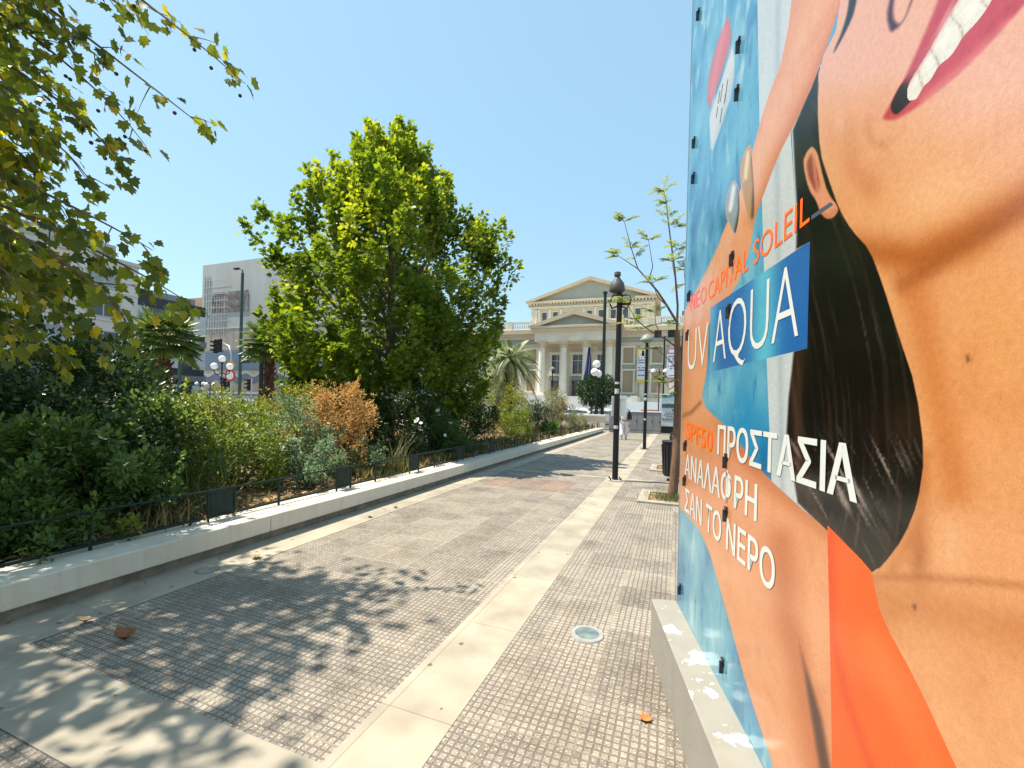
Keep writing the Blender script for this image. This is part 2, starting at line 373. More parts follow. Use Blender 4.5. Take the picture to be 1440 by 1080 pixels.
# local frame: x along the board (far -> near), z up, -y... front normal = BN
fy = -1 if (Matrix.Rotation(brz, 3, 'Z') @ Vector((0, -1, 0))).dot(BN) > 0 else 1
panel_m = M('panel backing', (.35, .36, .37), .6, .1, 3)
MB().b2(0, BW, *sorted((-fy*.012, -fy*.075)), .0, BH).build('panel', panel_m, bill)
MB().b2(-.012, .0, *sorted((fy*.002, -fy*.08)), -.0, BH+.012).build('edge_trim', grey_metal, bill)
for q in (.3, 1.6, 2.9):
    MB().b2(q, q+.12, *sorted((-fy*.076, -fy*.22)), 0, BH-.1).build('rear_post', grey_metal, bill)
PX = {
 'white_cloth': [(1064, -60), (1121, -60), (1121, 0), (1112, 190), (1119, 300), (1114, 497), (1107, 560), (1104, 610), (1120, 708), (1085, 677), (1079, 530), (1068, 170)],
 'hair': [(1152, 90), (1113, 183), (1119, 300), (1114, 497), (1107, 560), (1104, 610), (1120, 708), (1160, 747), (1222, 808), (1262, 800), (1300, 755), (1330, 705), (1335, 640), (1320, 545), (1295, 470), (1270, 400), (1250, 352), (1230, 250), (1190, 120)],
 'arm': [(1122, -80), (1105, 70), (1075, 150), (1060, 205), (1046, 255), (1022, 315), (995, 375), (966, 428), (940, 470), (940, 700), (957, 716), (990, 755), (1022, 865), (1050, 970), (1087, 1080), (1105, 1150), (1196, 1150), (1196, 1080), (1190, 900), (1186, 770), (1163, 745), (1115, 705), (1065, 657), (1020, 597), (986, 566), (996, 520), (998, 443), (1033, 410), (1055, 352), (1061, 307), (1071, 281), (1094, 220), (1113, 183), (1149, 107), (1210, -80)],
 'skin': [(1206, -260), (1182, 30), (1152, 90), (1148, 150), (1152, 215), (1163, 250), (1180, 297), (1197, 325), (1222, 352), (1240, 400), (1262, 470), (1287, 545), (1299, 640), (1290, 705), (1270, 755), (1240, 795), (1222, 808), (1240, 870), (1290, 960), (1345, 1080), (1400, 1190), (1640, 1400), (2200, 1100), (2200, -700)],
 'ear': [(1127, 228), (1133, 212), (1142, 203), (1151, 213), (1158, 245), (1166, 272), (1181, 291), (1179, 301), (1170, 309), (1160, 309), (1152, 300), (1147, 284), (1135, 266)],
 'ear_in': [(1131, 230), (1138, 214), (1145, 212), (1150, 232), (1156, 258), (1152, 276), (1144, 270), (1135, 252)],
 'lock': [(1196, -60), (1214, -60), (1205, 15), (1190, 48), (1172, 80), (1170, 72), (1182, 45), (1192, 10)],
 'nostril': [(1243, 22), (1250, -10), (1262, -15), (1258, 24), (1267, 33), (1281, -10), (1291, -10), (1272, 36), (1250, 52)],
 'lips': [(1237, 166), (1246, 150), (1266, 116), (1290, 62), (1312, 10), (1330, -40), (1500, -160), (1500, -60), (1440, 12), (1400, 58), (1350, 108), (1300, 148), (1262, 172), (1244, 173)],
 'mouth': [(1250, 150), (1262, 124), (1280, 100), (1312, 50), (1340, -5), (1360, -45), (1460, -130), (1420, -40), (1392, 8), (1350, 62), (1322, 96), (1290, 134), (1264, 162), (1255, 162)],
 'teeth': [(1276, 142), (1288, 140), (1293, 132), (1298, 122), (1309, 112), (1315, 101), (1320, 92), (1337, 79), (1347, 64), (1353, 52), (1372, 33), (1382, 20), (1389, 10), (1412, -32), (1430, -70), (1405, -74), (1360, -20), (1340, 12), (1322, 42), (1306, 72), (1290, 97), (1276, 121)],
 'strap': [(1163, 738), (1166, 741), (1224, 800), (1227, 812), (1240, 870), (1290, 960), (1345, 1080), (1400, 1190), (1168, 1190), (1170, 1080), (1167, 900)],
 'box': [(999, 433), (1139, 339), (1135, 490), (998, 524)],
 'bottle_r': [(1023, 20), (1027, 24), (1031, 56), (1014, 110), (997, 160), (993, 140), (995, 105), (1008, 55)],
 'bottle_w': [(1031, 56), (1034, 82), (1034, 108), (1028, 140), (1010, 195), (1002, 215), (998, 208), (996, 172), (997, 160), (1014, 110)],
 'gold': [(1056, 203), (1050, 206), (1042, 226), (1040, 248), (1046, 285), (1053, 312), (1058, 314), (1062, 300), (1061, 262), (1058, 222)],
 'silver': [(1034, 252), (1028, 256), (1021, 280), (1020, 302), (1026, 318), (1034, 332), (1038, 318), (1041, 296), (1040, 268)],
 'under_arm': [(1118, 884), (1126, 900), (1142, 950), (1160, 1010), (1172, 1080), (1174, 1150), (1160, 1150), (1148, 1080), (1137, 1010), (1124, 930)],
 'tag': [(1141, 303), (1141, 309), (1172, 288), (1168, 284)],
}
def inside(poly, X, Y):
    P = np.array(poly); r = np.zeros(len(X), bool); j = len(P)-1
    for i in range(len(P)):
        (xi, yi), (xj, yj) = P[i], P[j]
        c = ((yi > Y) != (yj > Y)) & (X < (xj-xi)*(Y-yi)/(yj-yi+1e-12)+xi)
        r ^= c; j = i
    return r
def smooth_poly(p, it=1):
    for _ in range(it):
        q = []
        for i in range(len(p)):
            a, b = p[i], p[(i+1) % len(p)]
            q += [(a[0]*.78+b[0]*.22, a[1]*.78+b[1]*.22), (a[0]*.22+b[0]*.78, a[1]*.22+b[1]*.78)]
        p = q
    return p
ORDER = ['white_cloth', 'hair', 'arm', 'under_arm', 'skin', 'ear', 'ear_in', 'lock', 'nostril', 'lips', 'mouth', 'teeth', 'strap', 'bottle_r', 'bottle_w', 'silver', 'gold', 'tag', 'box']
ROUND = {'ear', 'ear_in', 'lock', 'nostril', 'lips', 'mouth', 'teeth', 'bottle_r', 'gold', 'silver', 'arm', 'skin', 'strap'}
UVP = {}
for k in ORDER:
    p = PX[k]
    if k in ROUND: p = smooth_poly(p, 1 if k in ('arm', 'strap', 'skin') or k == 'teeth' else 2)
    q = []
    for a, b in p:
        u, v = board_uv(a, b); q.append((min(max(u, 0), BW), min(max(v, 0), BH)))
    UVP[k] = q
SOFT = {'lips': (7, 'skin'), 'nostril': (7, 'skin'), 'ear_in': (5, 'ear'), 'under_arm': (9, 'arm'), 'lock': (4, 'skin'), 'bottle_r': (3, 'water'), 'bottle_w': (3, 'water'), 'hair': (4, 'white_cloth'), 'silver': (1.6, 'arm'), 'gold': (1.6, 'arm'), 'ear': (3, 'hair'), 'mouth': (2.5, 'lips'), 'skin': (2.2, 'hair'), 'arm': (2.5, 'water')}
PXS = {k: (smooth_poly(PX[k], 1 if k in ('arm', 'strap', 'skin', 'teeth') else 2) if k in ROUND else PX[k]) for k in ORDER}
pts = []; edges = []
for k, (wd_, _) in SOFT.items():           # extra points just inside soft print edges
    P_ = PXS[k]
    for i in range(len(P_)):
        (xa, ya), (xb, yb_) = P_[i], P_[(i+1) % len(P_)]; L_ = math.hypot(xb-xa, yb_-ya)
        if L_ < .5: continue
        nx, ny = -(yb_-ya)/L_, (xb-xa)/L_
        for q in np.arange(.5, max(L_, 1), max(3.0, wd_)):
            for d_ in (.4*wd_, .8*wd_, 1.2*wd_):
                for sg in (-1, 1):
                    a_, b_ = xa+(xb-xa)*q/L_+sg*nx*d_, ya+(yb_-ya)*q/L_+sg*ny*d_
                    if -80 < a_ < 1520 and -60 < b_ < 1140:
                        u_, v_ = board_uv(a_, b_)
                        if .005 < u_ < BW-.005 and .005 < v_ < BH-.005: pts.append((u_, v_))
def addpoly(q):
    b = len(pts); pts.extend(q); n = len(q); edges.extend([(b+i, b+(i+1) % n) for i in range(n)])
for k in ORDER: addpoly(UVP[k])
addpoly([(0, 0), (BW, 0), (BW, BH), (0, BH)])
zc = lambda u: (B0-CAM).dot(cF)+u*BD.dot(cF)
for (xa, xb, ya, yb_, st_) in ((1236, 1438, 2, 178, 3.0), (1112, 1296, 560, 806, 3.4), (1122, 1262, 140, 318, 3.4), (1102, 1240, 330, 560, 5.0)):   # finer print where there is detail
    for a_ in np.arange(xa, xb, st_):
        for b_ in np.arange(ya, yb_, st_):
            u_, v_ = board_uv(a_+random.uniform(-.6, .6), b_+random.uniform(-.6, .6)); pts.append((u_, v_))
us = []; u = .02
while u < BW-.01:
    us.append(u); u += max(.007, .0075*max(zc(u), .6))
for i, u in enumerate(us):
    st_ = .0085*max(zc(u), 1.0)
    for v in np.arange(.01, BH-.01, st_): pts.append((u+random.uniform(-.002, .002), v+random.uniform(-.002, .002)))
res = delaunay_2d_cdt([Vector(p) for p in pts], edges, [], 0, 1e-5)
PV = np.array([tuple(v) for v in res[0]]); PF = np.array([f for f in res[2] if len(f) == 3])
cen = PV[PF].mean(1); reg = np.full(len(PF), -1)
for i, k in enumerate(ORDER): reg[inside(UVP[k], cen[:, 0], cen[:, 1])] = i
vx, vy = board_px(PV[:, 0], PV[:, 1])
def nz(x, y, s, seed=0, oct=4):            # value noise
    o = np.zeros(len(x)); a = 1.; tot = 0
    for q in range(oct):
        X = x/s*2**q+seed*17.3; Y = y/s*2**q+seed*9.1; i = np.floor(X); j = np.floor(Y); fx = X-i; fy_ = Y-j
        fx = fx*fx*(3-2*fx); fy_ = fy_*fy_*(3-2*fy_)
        h = lambda a_, b_: np.modf(np.abs(np.sin(a_*127.1+b_*311.7+seed)*43758.5453))[0]
        o += a*((h(i, j)*(1-fx)+h(i+1, j)*fx)*(1-fy_)+(h(i, j+1)*(1-fx)+h(i+1, j+1)*fx)*fy_); tot += a; a *= .5
    return o/tot
def mixc(C, col, a):
    a = np.clip(a, 0, 1)[:, None]; return C*(1-a)+np.array(col, float)[None]*a
def dline(x, y, P):
    d = np.full(len(x), 1e9)
    for (x0, y0), (x1, y1) in zip(P[:-1], P[1:]):
        dx, dy = x1-x0, y1-y0; t_ = np.clip(((x-x0)*dx+(y-y0)*dy)/(dx*dx+dy*dy), 0, 1)
        d = np.minimum(d, np.hypot(x-x0-t_*dx, y-y0-t_*dy))
    return d
def soft(x, y, P, wd): return np.exp(-(dline(x, y, P)/wd)**2)
def blob(x, y, cx, cy, rx, ry, a=0):
    ca, sa = math.cos(a), math.sin(a); X = (x-cx)*ca+(y-cy)*sa; Y = -(x-cx)*sa+(y-cy)*ca
    return np.exp(-(X/rx)**2-(Y/ry)**2)
def base(n, c): return np.tile(np.array(c, float), (n, 1))
def paint(k, x, y, u, v):
    n = len(x)
    if k == 'water':
        C = base(n, (92, 172, 206)); a = nz(u*1.0, v*.8, .22, 1); b = nz(u, v*.5, .08, 2); c = nz(u*1.6, v*.35, .05, 5)
        C = mixc(C, (150, 210, 224), (a-.5)*2.6); C = mixc(C, (30, 112, 166), (.47-a)*3.2); C = mixc(C, (205, 232, 236), (b-.66)*4.5); C = mixc(C, (24, 92, 140), (.33-c)*3.5)
        C = mixc(C, (28, 138, 196), blob(x, y, 1045, 600, 40, 60)*.7)
        return C
    if k == 'white_cloth':
        C = base(n, (216, 222, 222)); C = mixc(C, (172, 184, 190), soft(x, y, [(1095, -50), (1092, 200), (1097, 500), (1100, 700)], 4)*.7)
        return mixc(C, (190, 205, 212), nz(u, v*.2, .03, 3)*.5)
    if k in ('arm',):
        C = base(n, (240, 164, 116)); C = mixc(C, (250, 190, 146), soft(x, y, [(1150, 0), (1095, 150), (1050, 270), (990, 420)], 13)*.6)
        C = mixc(C, (206, 112, 62), soft(x, y, [(1205, -40), (1149, 107), (1094, 220), (1061, 310)], 9)*.6)
        C = mixc(C, (204, 108, 55), soft(x, y, [(960, 470), (962, 560), (957, 600)], 9)*.3)
        C = mixc(C, (120, 62, 36), soft(x, y, [(960, 585), (972, 580), (985, 566)], 2.2)*.8)
        C = mixc(C, (196, 106, 54), soft(x, y, [(1020, 600), (1065, 660), (1115, 708), (1163, 748)], 14)*.55)
        C = mixc(C, (198, 106, 56), soft(x, y, [(1098, 760), (1105, 860), (1124, 930), (1150, 1080)], 22)*.7)
        C = mixc(C, (244, 170, 120), soft(x, y, [(1145, 800), (1152, 950)], 14)*.7)
        C = mixc(C, (243, 168, 112), soft(x, y, [(1010, 790), (1050, 900), (1090, 1010)], 20)*.5)
        return mixc(C, (214, 128, 76), (nz(u, v, .05, 4)-.5)*.8)
    if k == 'under_arm':
        C = base(n, (120, 66, 44)); return mixc(C, (70, 40, 32), soft(x, y, [(1135, 960), (1165, 1100)], 10)*.7)
    if k == 'skin':
        C = base(n, (238, 166, 110)); nn = nz(u, v, .09, 6)
        C = mixc(C, (198, 112, 54), (nn-.5)*.9)
        C = mixc(C, (182, 94, 38), soft(x, y, [(1215, 352), (1290, 362), (1360, 330), (1470, 262)], 27)*.85)
        C = mixc(C, (158, 78, 32), soft(x, y, [(1270, 402), (1330, 362), (1400, 318), (1500, 250)], 15)*.6)
        C = mixc(C, (250, 190, 138), blob(x, y, 1320, 268, 85, 34, -.5)*.85); C = mixc(C, (250, 196, 158), blob(x, y, 1400, 130, 50, 26, -.7)*.5)
        C = mixc(C, (236, 168, 112), blob(x, y, 1240, 290, 45, 40)*.5)
        C = mixc(C, (200, 108, 48), soft(x, y, [(1190, 175), (1200, 240), (1222, 262)], 18)*.5)
        C = mixc(C, (250, 196, 150), blob(x, y, 1180, 168, 8, 20)*.7)
        C = mixc(C, (204, 114, 58), soft(x, y, [(1222, 165), (1220, 185), (1228, 200), (1244, 205)], 7)*.7)
        C = mixc(C, (240, 160, 118), blob(x, y, 1215, 90, 28, 60, .2)*.8)
        C = mixc(C, (214, 120, 92), soft(x, y, [(1243, 22), (1252, 90), (1235, 160)], 14)*.4)
        C = mixc(C, (242, 186, 164), np.clip((320-y)/220, 0, 1)*.85)  # glossy sky reflection painted in as a paler, pinker upper face
        # neck and chest
        C = mixc(C, (240, 172, 112), soft(x, y, [(1225, 380), (1275, 450), (1300, 560), (1318, 690)], 12)*.75)
        C = mixc(C, (204, 112, 50), soft(x, y, [(1290, 420), (1320, 560), (1345, 690)], 26)*.55)
        C = mixc(C, (236, 164, 98), blob(x, y, 1405, 480, 60, 110)*.6)
        C = mixc(C, (196, 112, 56), soft(x, y, [(1299, 640), (1292, 730), (1255, 800)], 12)*.5)
        C = mixc(C, (244, 184, 134), blob(x, y, 1338, 770, 22, 45)*.7)
        C = mixc(C, (164, 90, 44), blob(x, y, 1292, 785, 14, 42)*.6)
        C = mixc(C, (168, 92, 44), soft(x, y, [(1222, 812), (1300, 812), (1380, 818), (1500, 830)], 6)*.5)
        C = mixc(C, (206, 128, 70), soft(x, y, [(1230, 840), (1330, 860), (1480, 900)], 34)*.6)
        C = mixc(C, (110, 60, 34), np.maximum(np.maximum(blob(x, y, 1361, 505, 3.5, 4), blob(x, y, 1286, 853, 3, 3)), blob(x, y, 1408, 556, 2.5, 2.5)))
        return C
    if k == 'ear': return mixc(base(n, (232, 158, 118)), (180, 100, 70), soft(x, y, [(1150, 300), (1165, 305), (1180, 296)], 5)*.4)
    if k == 'ear_in': return mixc(base(n, (150, 72, 56)), (214, 128, 104), soft(x, y, [(1143, 214), (1147, 250), (1151, 275)], 2.4))
    if k in ('hair', 'lock'):
        C = base(n, (19, 15, 14)); f1 = nz(x+(y-500)*-.16+.0006*(y-500)**2, y*.035, 5, 8, 3); f2 = nz(x+(y-500)*-.12, y*.02, 14, 5, 3)
        C = mixc(C, (58, 40, 32), (f1-.55)*3.2*(.35+f2)); C = mixc(C, (30, 38, 26), blob(x, y, 1185, 360, 26, 40)*.5)
        if k == 'hair':
            C = mixc(C, (88, 58, 46), soft(x, y, [(1128, 470), (1118, 560), (1122, 640), (1150, 735)], 11)*(.25+.9*f1)*.75)
            r1 = nz(x*.86-y*.50+.0009*(x-1130)**2, (y*.86+x*.50)*.045, 4.5, 21, 3); C = mixc(C, (150, 136, 126), np.clip(r1-.60, 0, 1)*6*np.clip((y-590)/60, 0, 1)*np.clip((1262-x+(y-760)*-.4)/60, 0, 1)*.8)
            C = mixc(C, (96, 84, 76), np.clip(f1-.62, 0, 1)*5*blob(x, y, 1168, 745, 55, 60, .6)); C = mixc(C, (70, 62, 56), np.clip(f1-.6, 0, 1)*4*blob(x, y, 1220, 470, 50, 60))
        return C
    if k == 'nostril': return base(n, (66, 24, 32))
    if k == 'lips':
        C = base(n, (206, 74, 84)); C = mixc(C, (236, 130, 128), soft(x, y, [(1300, 140), (1350, 98), (1420, 30)], 7)*.7)
        return mixc(C, (168, 48, 66), (nz(u, v, .03, 9)-.5)*1.2+blob(x, y, 1250, 160, 14, 8)*.4)
    if k == '_': pass
    if k == 'mouth': return mixc(mixc(base(n, (196, 84, 92)), (226, 140, 140), blob(x, y, 1330, 30, 40, 30)), (38, 12, 20), blob(x, y, 1262, 144, 24, 30)*1.8)
    if k == 'teeth':
        C = base(n, (240, 237, 226)); C = mixc(C, (222, 217, 206), (nz(u, v, .09, 3)-.42)*.6)
        for s_ in ([(1290, 97), (1294, 112), (1299, 124)], [(1308, 70), (1316, 80), (1321, 94)], [(1336, 20), (1350, 36), (1355, 55)], [(1362, -20), (1380, 0), (1390, 12)]): C = mixc(C, (160, 126, 120), soft(x, y, s_, 1.7)*.6)
        for cx_, cy_, rx_, ry_ in ((1287, 114, 4, 10), (1306, 88, 5, 12), (1331, 50, 7, 18), (1366, 10, 9, 18)): C = mixc(C, (255, 253, 246), blob(x, y, cx_, cy_, rx_, ry_, .5)*.8)
        return mixc(C, (226, 150, 150), soft(x, y, [(1276, 120), (1290, 97), (1306, 72), (1322, 42), (1340, 12), (1360, -20)], 2.6)*.7)
    if k == 'strap':
        C = base(n, (255, 100, 8)); C = mixc(C, (232, 74, 4), soft(x, y, [(1167, 750), (1172, 900), (1190, 980), (1225, 1080)], 7)*.7)
        return mixc(C, (255, 128, 40), soft(x, y, [(1225, 900), (1270, 1000), (1320, 1100)], 22)*.5)
    if k == 'bottle_r': return mixc(base(n, (222, 98, 92)), (238, 140, 128), soft(x, y, [(1018, 40), (1000, 130)], 4)*.6)
    if k == 'bottle_w': return mixc(base(n, (226, 226, 222)), (176, 190, 200), soft(x, y, [(1034, 100), (1005, 205)], 5)*.5)
    if k == 'gold':
        C = base(n, (196, 150, 92)); C = mixc(C, (246, 226, 184), soft(x, y, [(1052, 215), (1048, 250)], 3)); return mixc(C, (96, 56, 28), soft(x, y, [(1058, 215), (1061, 260), (1058, 305)], 2.5))
    if k == 'silver':
        C = base(n, (150, 158, 164)); C = mixc(C, (240, 244, 244), soft(x, y, [(1032, 262), (1027, 295)], 3)); return mixc(C, (60, 50, 46), soft(x, y, [(1039, 262), (1040, 296), (1034, 325)], 2.2))
    if k == 'tag': return base(n, (90, 100, 120))
    if k == 'box':
        C = base(n, (46, 112, 186)); C = mixc(C, (104, 204, 226), np.exp(-((x-1074)/20)**2)*.95); C = mixc(C, (110, 196, 214), np.exp(-((x-999)/9)**2)*.8)
        return mixc(C, (64, 132, 196), (nz(u, v, .1, 11)-.5)*1.0)
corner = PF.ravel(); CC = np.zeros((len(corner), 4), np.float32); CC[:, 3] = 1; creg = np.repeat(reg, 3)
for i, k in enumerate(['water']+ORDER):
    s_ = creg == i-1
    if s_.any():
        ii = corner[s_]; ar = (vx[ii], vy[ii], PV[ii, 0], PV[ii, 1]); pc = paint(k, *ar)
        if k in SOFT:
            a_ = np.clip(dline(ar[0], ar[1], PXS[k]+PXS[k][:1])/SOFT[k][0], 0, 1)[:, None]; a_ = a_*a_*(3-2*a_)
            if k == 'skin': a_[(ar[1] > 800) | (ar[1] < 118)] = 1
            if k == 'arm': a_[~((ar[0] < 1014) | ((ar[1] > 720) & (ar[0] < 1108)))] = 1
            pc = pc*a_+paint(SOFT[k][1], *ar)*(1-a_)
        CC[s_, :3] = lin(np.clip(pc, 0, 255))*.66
V3 = np.stack([PV[:, 0], np.zeros(len(PV)), PV[:, 1]], 1)
nrm = np.cross(V3[PF[:, 1]]-V3[PF[:, 0]], V3[PF[:, 2]]-V3[PF[:, 0]])[:, 1].mean()
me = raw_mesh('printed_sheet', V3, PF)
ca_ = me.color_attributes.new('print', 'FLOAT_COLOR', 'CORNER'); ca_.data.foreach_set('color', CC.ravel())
def printmat():
    m = bpy.data.materials.new('printed vinyl'); m.use_nodes = True; t = m.node_tree; N = t.nodes.new; L = t.links.new; p = t.nodes['Principled BSDF']
    a = N('ShaderNodeAttribute'); a.attribute_name = 'print'; tc = N('ShaderNodeTexCoord')
    n = N('ShaderNodeTexNoise'); n.inputs['Scale'].default_value = 70; n.inputs['Detail'].default_value = 4; L(tc.outputs['Object'], n.inputs['Vector'])
    r = N('ShaderNodeValToRGB'); r.color_ramp.elements[0].position = .25; r.color_ramp.elements[0].color = (.72, .70, .68, 1); r.color_ramp.elements[1].position = .7; r.color_ramp.elements[1].color = (1, 1, 1, 1)
    L(n.outputs['Fac'], r.inputs[0]); mx = N('ShaderNodeMixRGB'); mx.blend_type = 'MULTIPLY'; mx.inputs[0].default_value = .55
    n3 = N('ShaderNodeTexNoise'); n3.inputs['Scale'].default_value = 260; n3.inputs['Detail'].default_value = 3; L(tc.outputs['Object'], n3.inputs['Vector'])
    r3 = N('ShaderNodeValToRGB'); r3.color_ramp.elements[0].position = .35; r3.color_ramp.elements[0].color = (.66, .62, .60, 1); r3.color_ramp.elements[1].position = .66; r3.color_ramp.elements[1].color = (1.0, 1.0, 1.0, 1)
    L(n3.outputs['Fac'], r3.inputs[0]); m3 = N('ShaderNodeMixRGB'); m3.blend_type = 'MULTIPLY'; m3.inputs[0].default_value = .40
    L(a.outputs['Color'], mx.inputs[1]); L(r.outputs[0], mx.inputs[2]); L(mx.outputs[0], m3.inputs[1]); L(r3.outputs[0], m3.inputs[2]); L(m3.outputs[0], p.inputs['Base Color'])
    p.inputs['Roughness'].default_value = .16; p.inputs['Specular IOR Level'].default_value = .8
    n2 = N('ShaderNodeTexNoise'); n2.inputs['Scale'].default_value = 2.2; L(tc.outputs['Object'], n2.inputs['Vector'])
    b = N('ShaderNodeBump'); b.inputs['Strength'].default_value = .12; b.inputs['Distance'].default_value = .05; L(n2.outputs['Fac'], b.inputs['Height']); L(b.outputs[0], p.inputs['Normal'])
    return m
vinyl = printmat()
link('printed_sheet', me, vinyl, bill)
bo = MB()
for i, (a, b, ln) in enumerate(((1012, 128, 18), (1016, 118, 26), (1020, 132, 14), (1023, 112, 30), (1009, 150, 16), (1015, 152, 22))):
    q = [board_uv(*c) for c in ((a, b), (a+1.1, b-1), (a+1.1-ln*.14, b-1+ln), (a-ln*.14, b+ln))]
    bo.add([(u_, fy*.0008, v_) for u_, v_ in q], [(0, 1, 2, 3)])
bo.build('bottle_print', M('bottle ink', (.12, .13, .15), .4, .2, 9), bill)
def lettering(body, l, r, top, mat, thin=0., name='lettering'):
    """text set on the board between two baseline points l, r (photo pixels) and a cap-height point above l"""
    bold = thin if thin > 0 else 0.; thin = min(thin, .010)
    cu = bpy.data.curves.new('t', 'FONT'); cu.body = body; cu.size = 1; cu.offset = thin; cu.resolution_u = 4; cu.extrude = 0
    ob = bpy.data.objects.new('t', cu); COL.objects.link(ob)
    bpy.context.view_layer.update()
    me = bpy.data.meshes.new_from_object(ob.evaluated_get(bpy.context.evaluated_depsgraph_get()))
    bpy.data.objects.remove(ob)
    P = np.array([tuple(v.co) for v in me.vertices]); x0, x1 = P[:, 0].min(), P[:, 0].max(); h = .72
    (u0, v0), (u1, v1), (ut, vt) = board_uv(*l), board_uv(*r), board_uv(*top)
    vb = (v0+v1)/2 if abs(v0-v1) < .3 else v0
    s = (vt-v0)/h
    Q = np.stack([u0+(P[:, 0]-x0)/(x1-x0)*(u1-u0), np.full(len(P), fy*.0016), v0+(v1-v0)*(P[:, 0]-x0)/(x1-x0)+P[:, 1]*s], 1)
    me.vertices.foreach_set('co', Q.astype(np.float32).ravel())
    if bold:
        import bmesh
        b = bmesh.new(); b.from_mesh(me); vs = list(b.verts); r_ = bmesh.ops.duplicate(b, geom=vs+list(b.edges)+list(b.faces))
        r2 = bmesh.ops.duplicate(b, geom=vs+[e for e in b.edges if e.verts[0] in set(vs)]+[f for f in b.faces if f.verts[0] in set(vs)])
        for k_, rr in ((1, r_), (.5, r2)):
            for g in rr['geom']:
                if isinstance(g, bmesh.types.BMVert): g.co.x += bold*s*1.1*k_; g.co.y += fy*.0004*k_
        b.to_mesh(me); b.free()
    me.materials.clear(); me.materials.append(mat); me.update(); me.name = name
    return link(name, me, None, bill)
ink_w = M('white ink', (.52, .53, .51), .3, .03, 4, 0, .4); ink_o = M('orange ink', tuple(lin((255, 98, 12))), .3, .03, 4, 0, .4); ink_p = M('coral ink', tuple(lin((246, 100, 104))), .3, .03, 4, 0, .4)
ink_g = M('grey ink', (.2, .2, .22), .3, .03, 4)
lettering('UV', (967, 521), (995, 516), (967, 464), ink_w, -.012)
lettering('AQUA', (1003, 511), (1123, 474), (1003, 438), ink_w, -.014)
lettering('CAPITAL SOLEIL', (996, 423), (1139, 311), (998, 396), ink_o, -.002)
lettering('ΝΕΟ', (971, 437), (993, 424), (972, 416), ink_p, -.002)
lettering('SPF50', (965, 616), (1002, 636), (965, 591), ink_o, .024)
lettering('ΠΡΟΣΤΑΣΙΑ', (1009, 638), (1204, 706), (1009, 598), ink_w, .032)
lettering('ΑΝΑΛΑΦΡΗ', (963, 669), (1064, 733), (963, 638), ink_w, .02)
lettering('ΣΑΝ ΤΟ ΝΕΡΟ', (963, 717), (1089, 834), (963, 686), ink_w, .02)
hk = MB().b2(-.005, .005, *sorted((fy*.001, fy*.018)), -.028, .026).b2(-.013, .013, *sorted((fy*.001, fy*.009)), .0262, .04).tube([(0, fy*.0005, .02), (0, fy*.004, .02)], .017, 10)
hook0 = hk.build('hook', M('hook metal', (.05, .05, .055), .35, .2, 9, 0, .5, .6), bill); hl = True
for a, b in ((983, 22), (1040, 66), (1038, 133), (977, 202), (976, 252), (1031, 366), (970, 418), (1026, 440), (968, 473), (965, 628), (1022, 650), (1022, 725), (964, 677), (957, 830), (1017, 938)):
    u, v = board_uv(a, b); h = hook0 if hl else hook0.copy()
    if not hl: COL.objects.link(h); h.parent = bill
    h.location = (u, 0, v); hl = False
# plinth under the board
pl = thing('plinth', 'grey concrete plinth with flaked white paint under the billboard', 'plinth', B0-Vector((0, 0, .33)), brz)
def plinth_top():
    m = bpy.data.materials.new('flaked plinth paint'); m.use_nodes = True; t = m.node_tree; N = t.nodes.new; L = t.links.new; p = t.nodes['Principled BSDF']
    tc = N('ShaderNodeTexCoord'); n = N('ShaderNodeTexNoise'); n.inputs['Scale'].default_value = 5.0; n.inputs['Detail'].default_value = 10; n.inputs['Roughness'].default_value = .62; L(tc.outputs['Object'], n.inputs['Vector'])
    r = N('ShaderNodeValToRGB'); r.color_ramp.interpolation = 'LINEAR'; r.color_ramp.elements[0].position = .545; r.color_ramp.elements[0].color = (0, 0, 0, 1); r.color_ramp.elements[1].position = .558; r.color_ramp.elements[1].color = (1, 1, 1, 1)
    L(n.outputs['Fac'], r.inputs[0])
    ge = N('ShaderNodeNewGeometry'); sx = N('ShaderNodeSeparateXYZ'); L(ge.outputs['Normal'], sx.inputs[0])
    mu = N('ShaderNodeMath'); mu.operation = 'MULTIPLY'; L(sx.outputs[2], mu.inputs[0]); L(r.outputs[0], mu.inputs[1])
    n2 = N('ShaderNodeTexNoise'); n2.inputs['Scale'].default_value = 9; n2.inputs['Detail'].default_value = 8; L(tc.outputs['Object'], n2.inputs['Vector'])
    r2 = N('ShaderNodeValToRGB'); r2.color_ramp.elements[0].color = (.20, .185, .155, 1); r2.color_ramp.elements[1].color = (.28, .262, .222, 1); L(n2.outputs['Fac'], r2.inputs[0])
    mx = N('ShaderNodeMixRGB'); mx.inputs[2].default_value = (.62, .60, .54, 1); L(mu.outputs[0], mx.inputs[0]); L(r2.outputs[0], mx.inputs[1])
    L(mx.outputs[0], p.inputs['Base Color']); p.inputs['Roughness'].default_value = .75
    b = N('ShaderNodeBump'); b.inputs['Strength'].default_value = .4; b.inputs['Distance'].default_value = .004; L(r.outputs[0], b.inputs['Height']); L(b.outputs[0], p.inputs['Normal'])
    return m
MB().b2(-.04, BW+.1, *sorted((fy*.155, -fy*.35)), -.02, .33, .006).build('plinth_block', plinth_top(), pl)
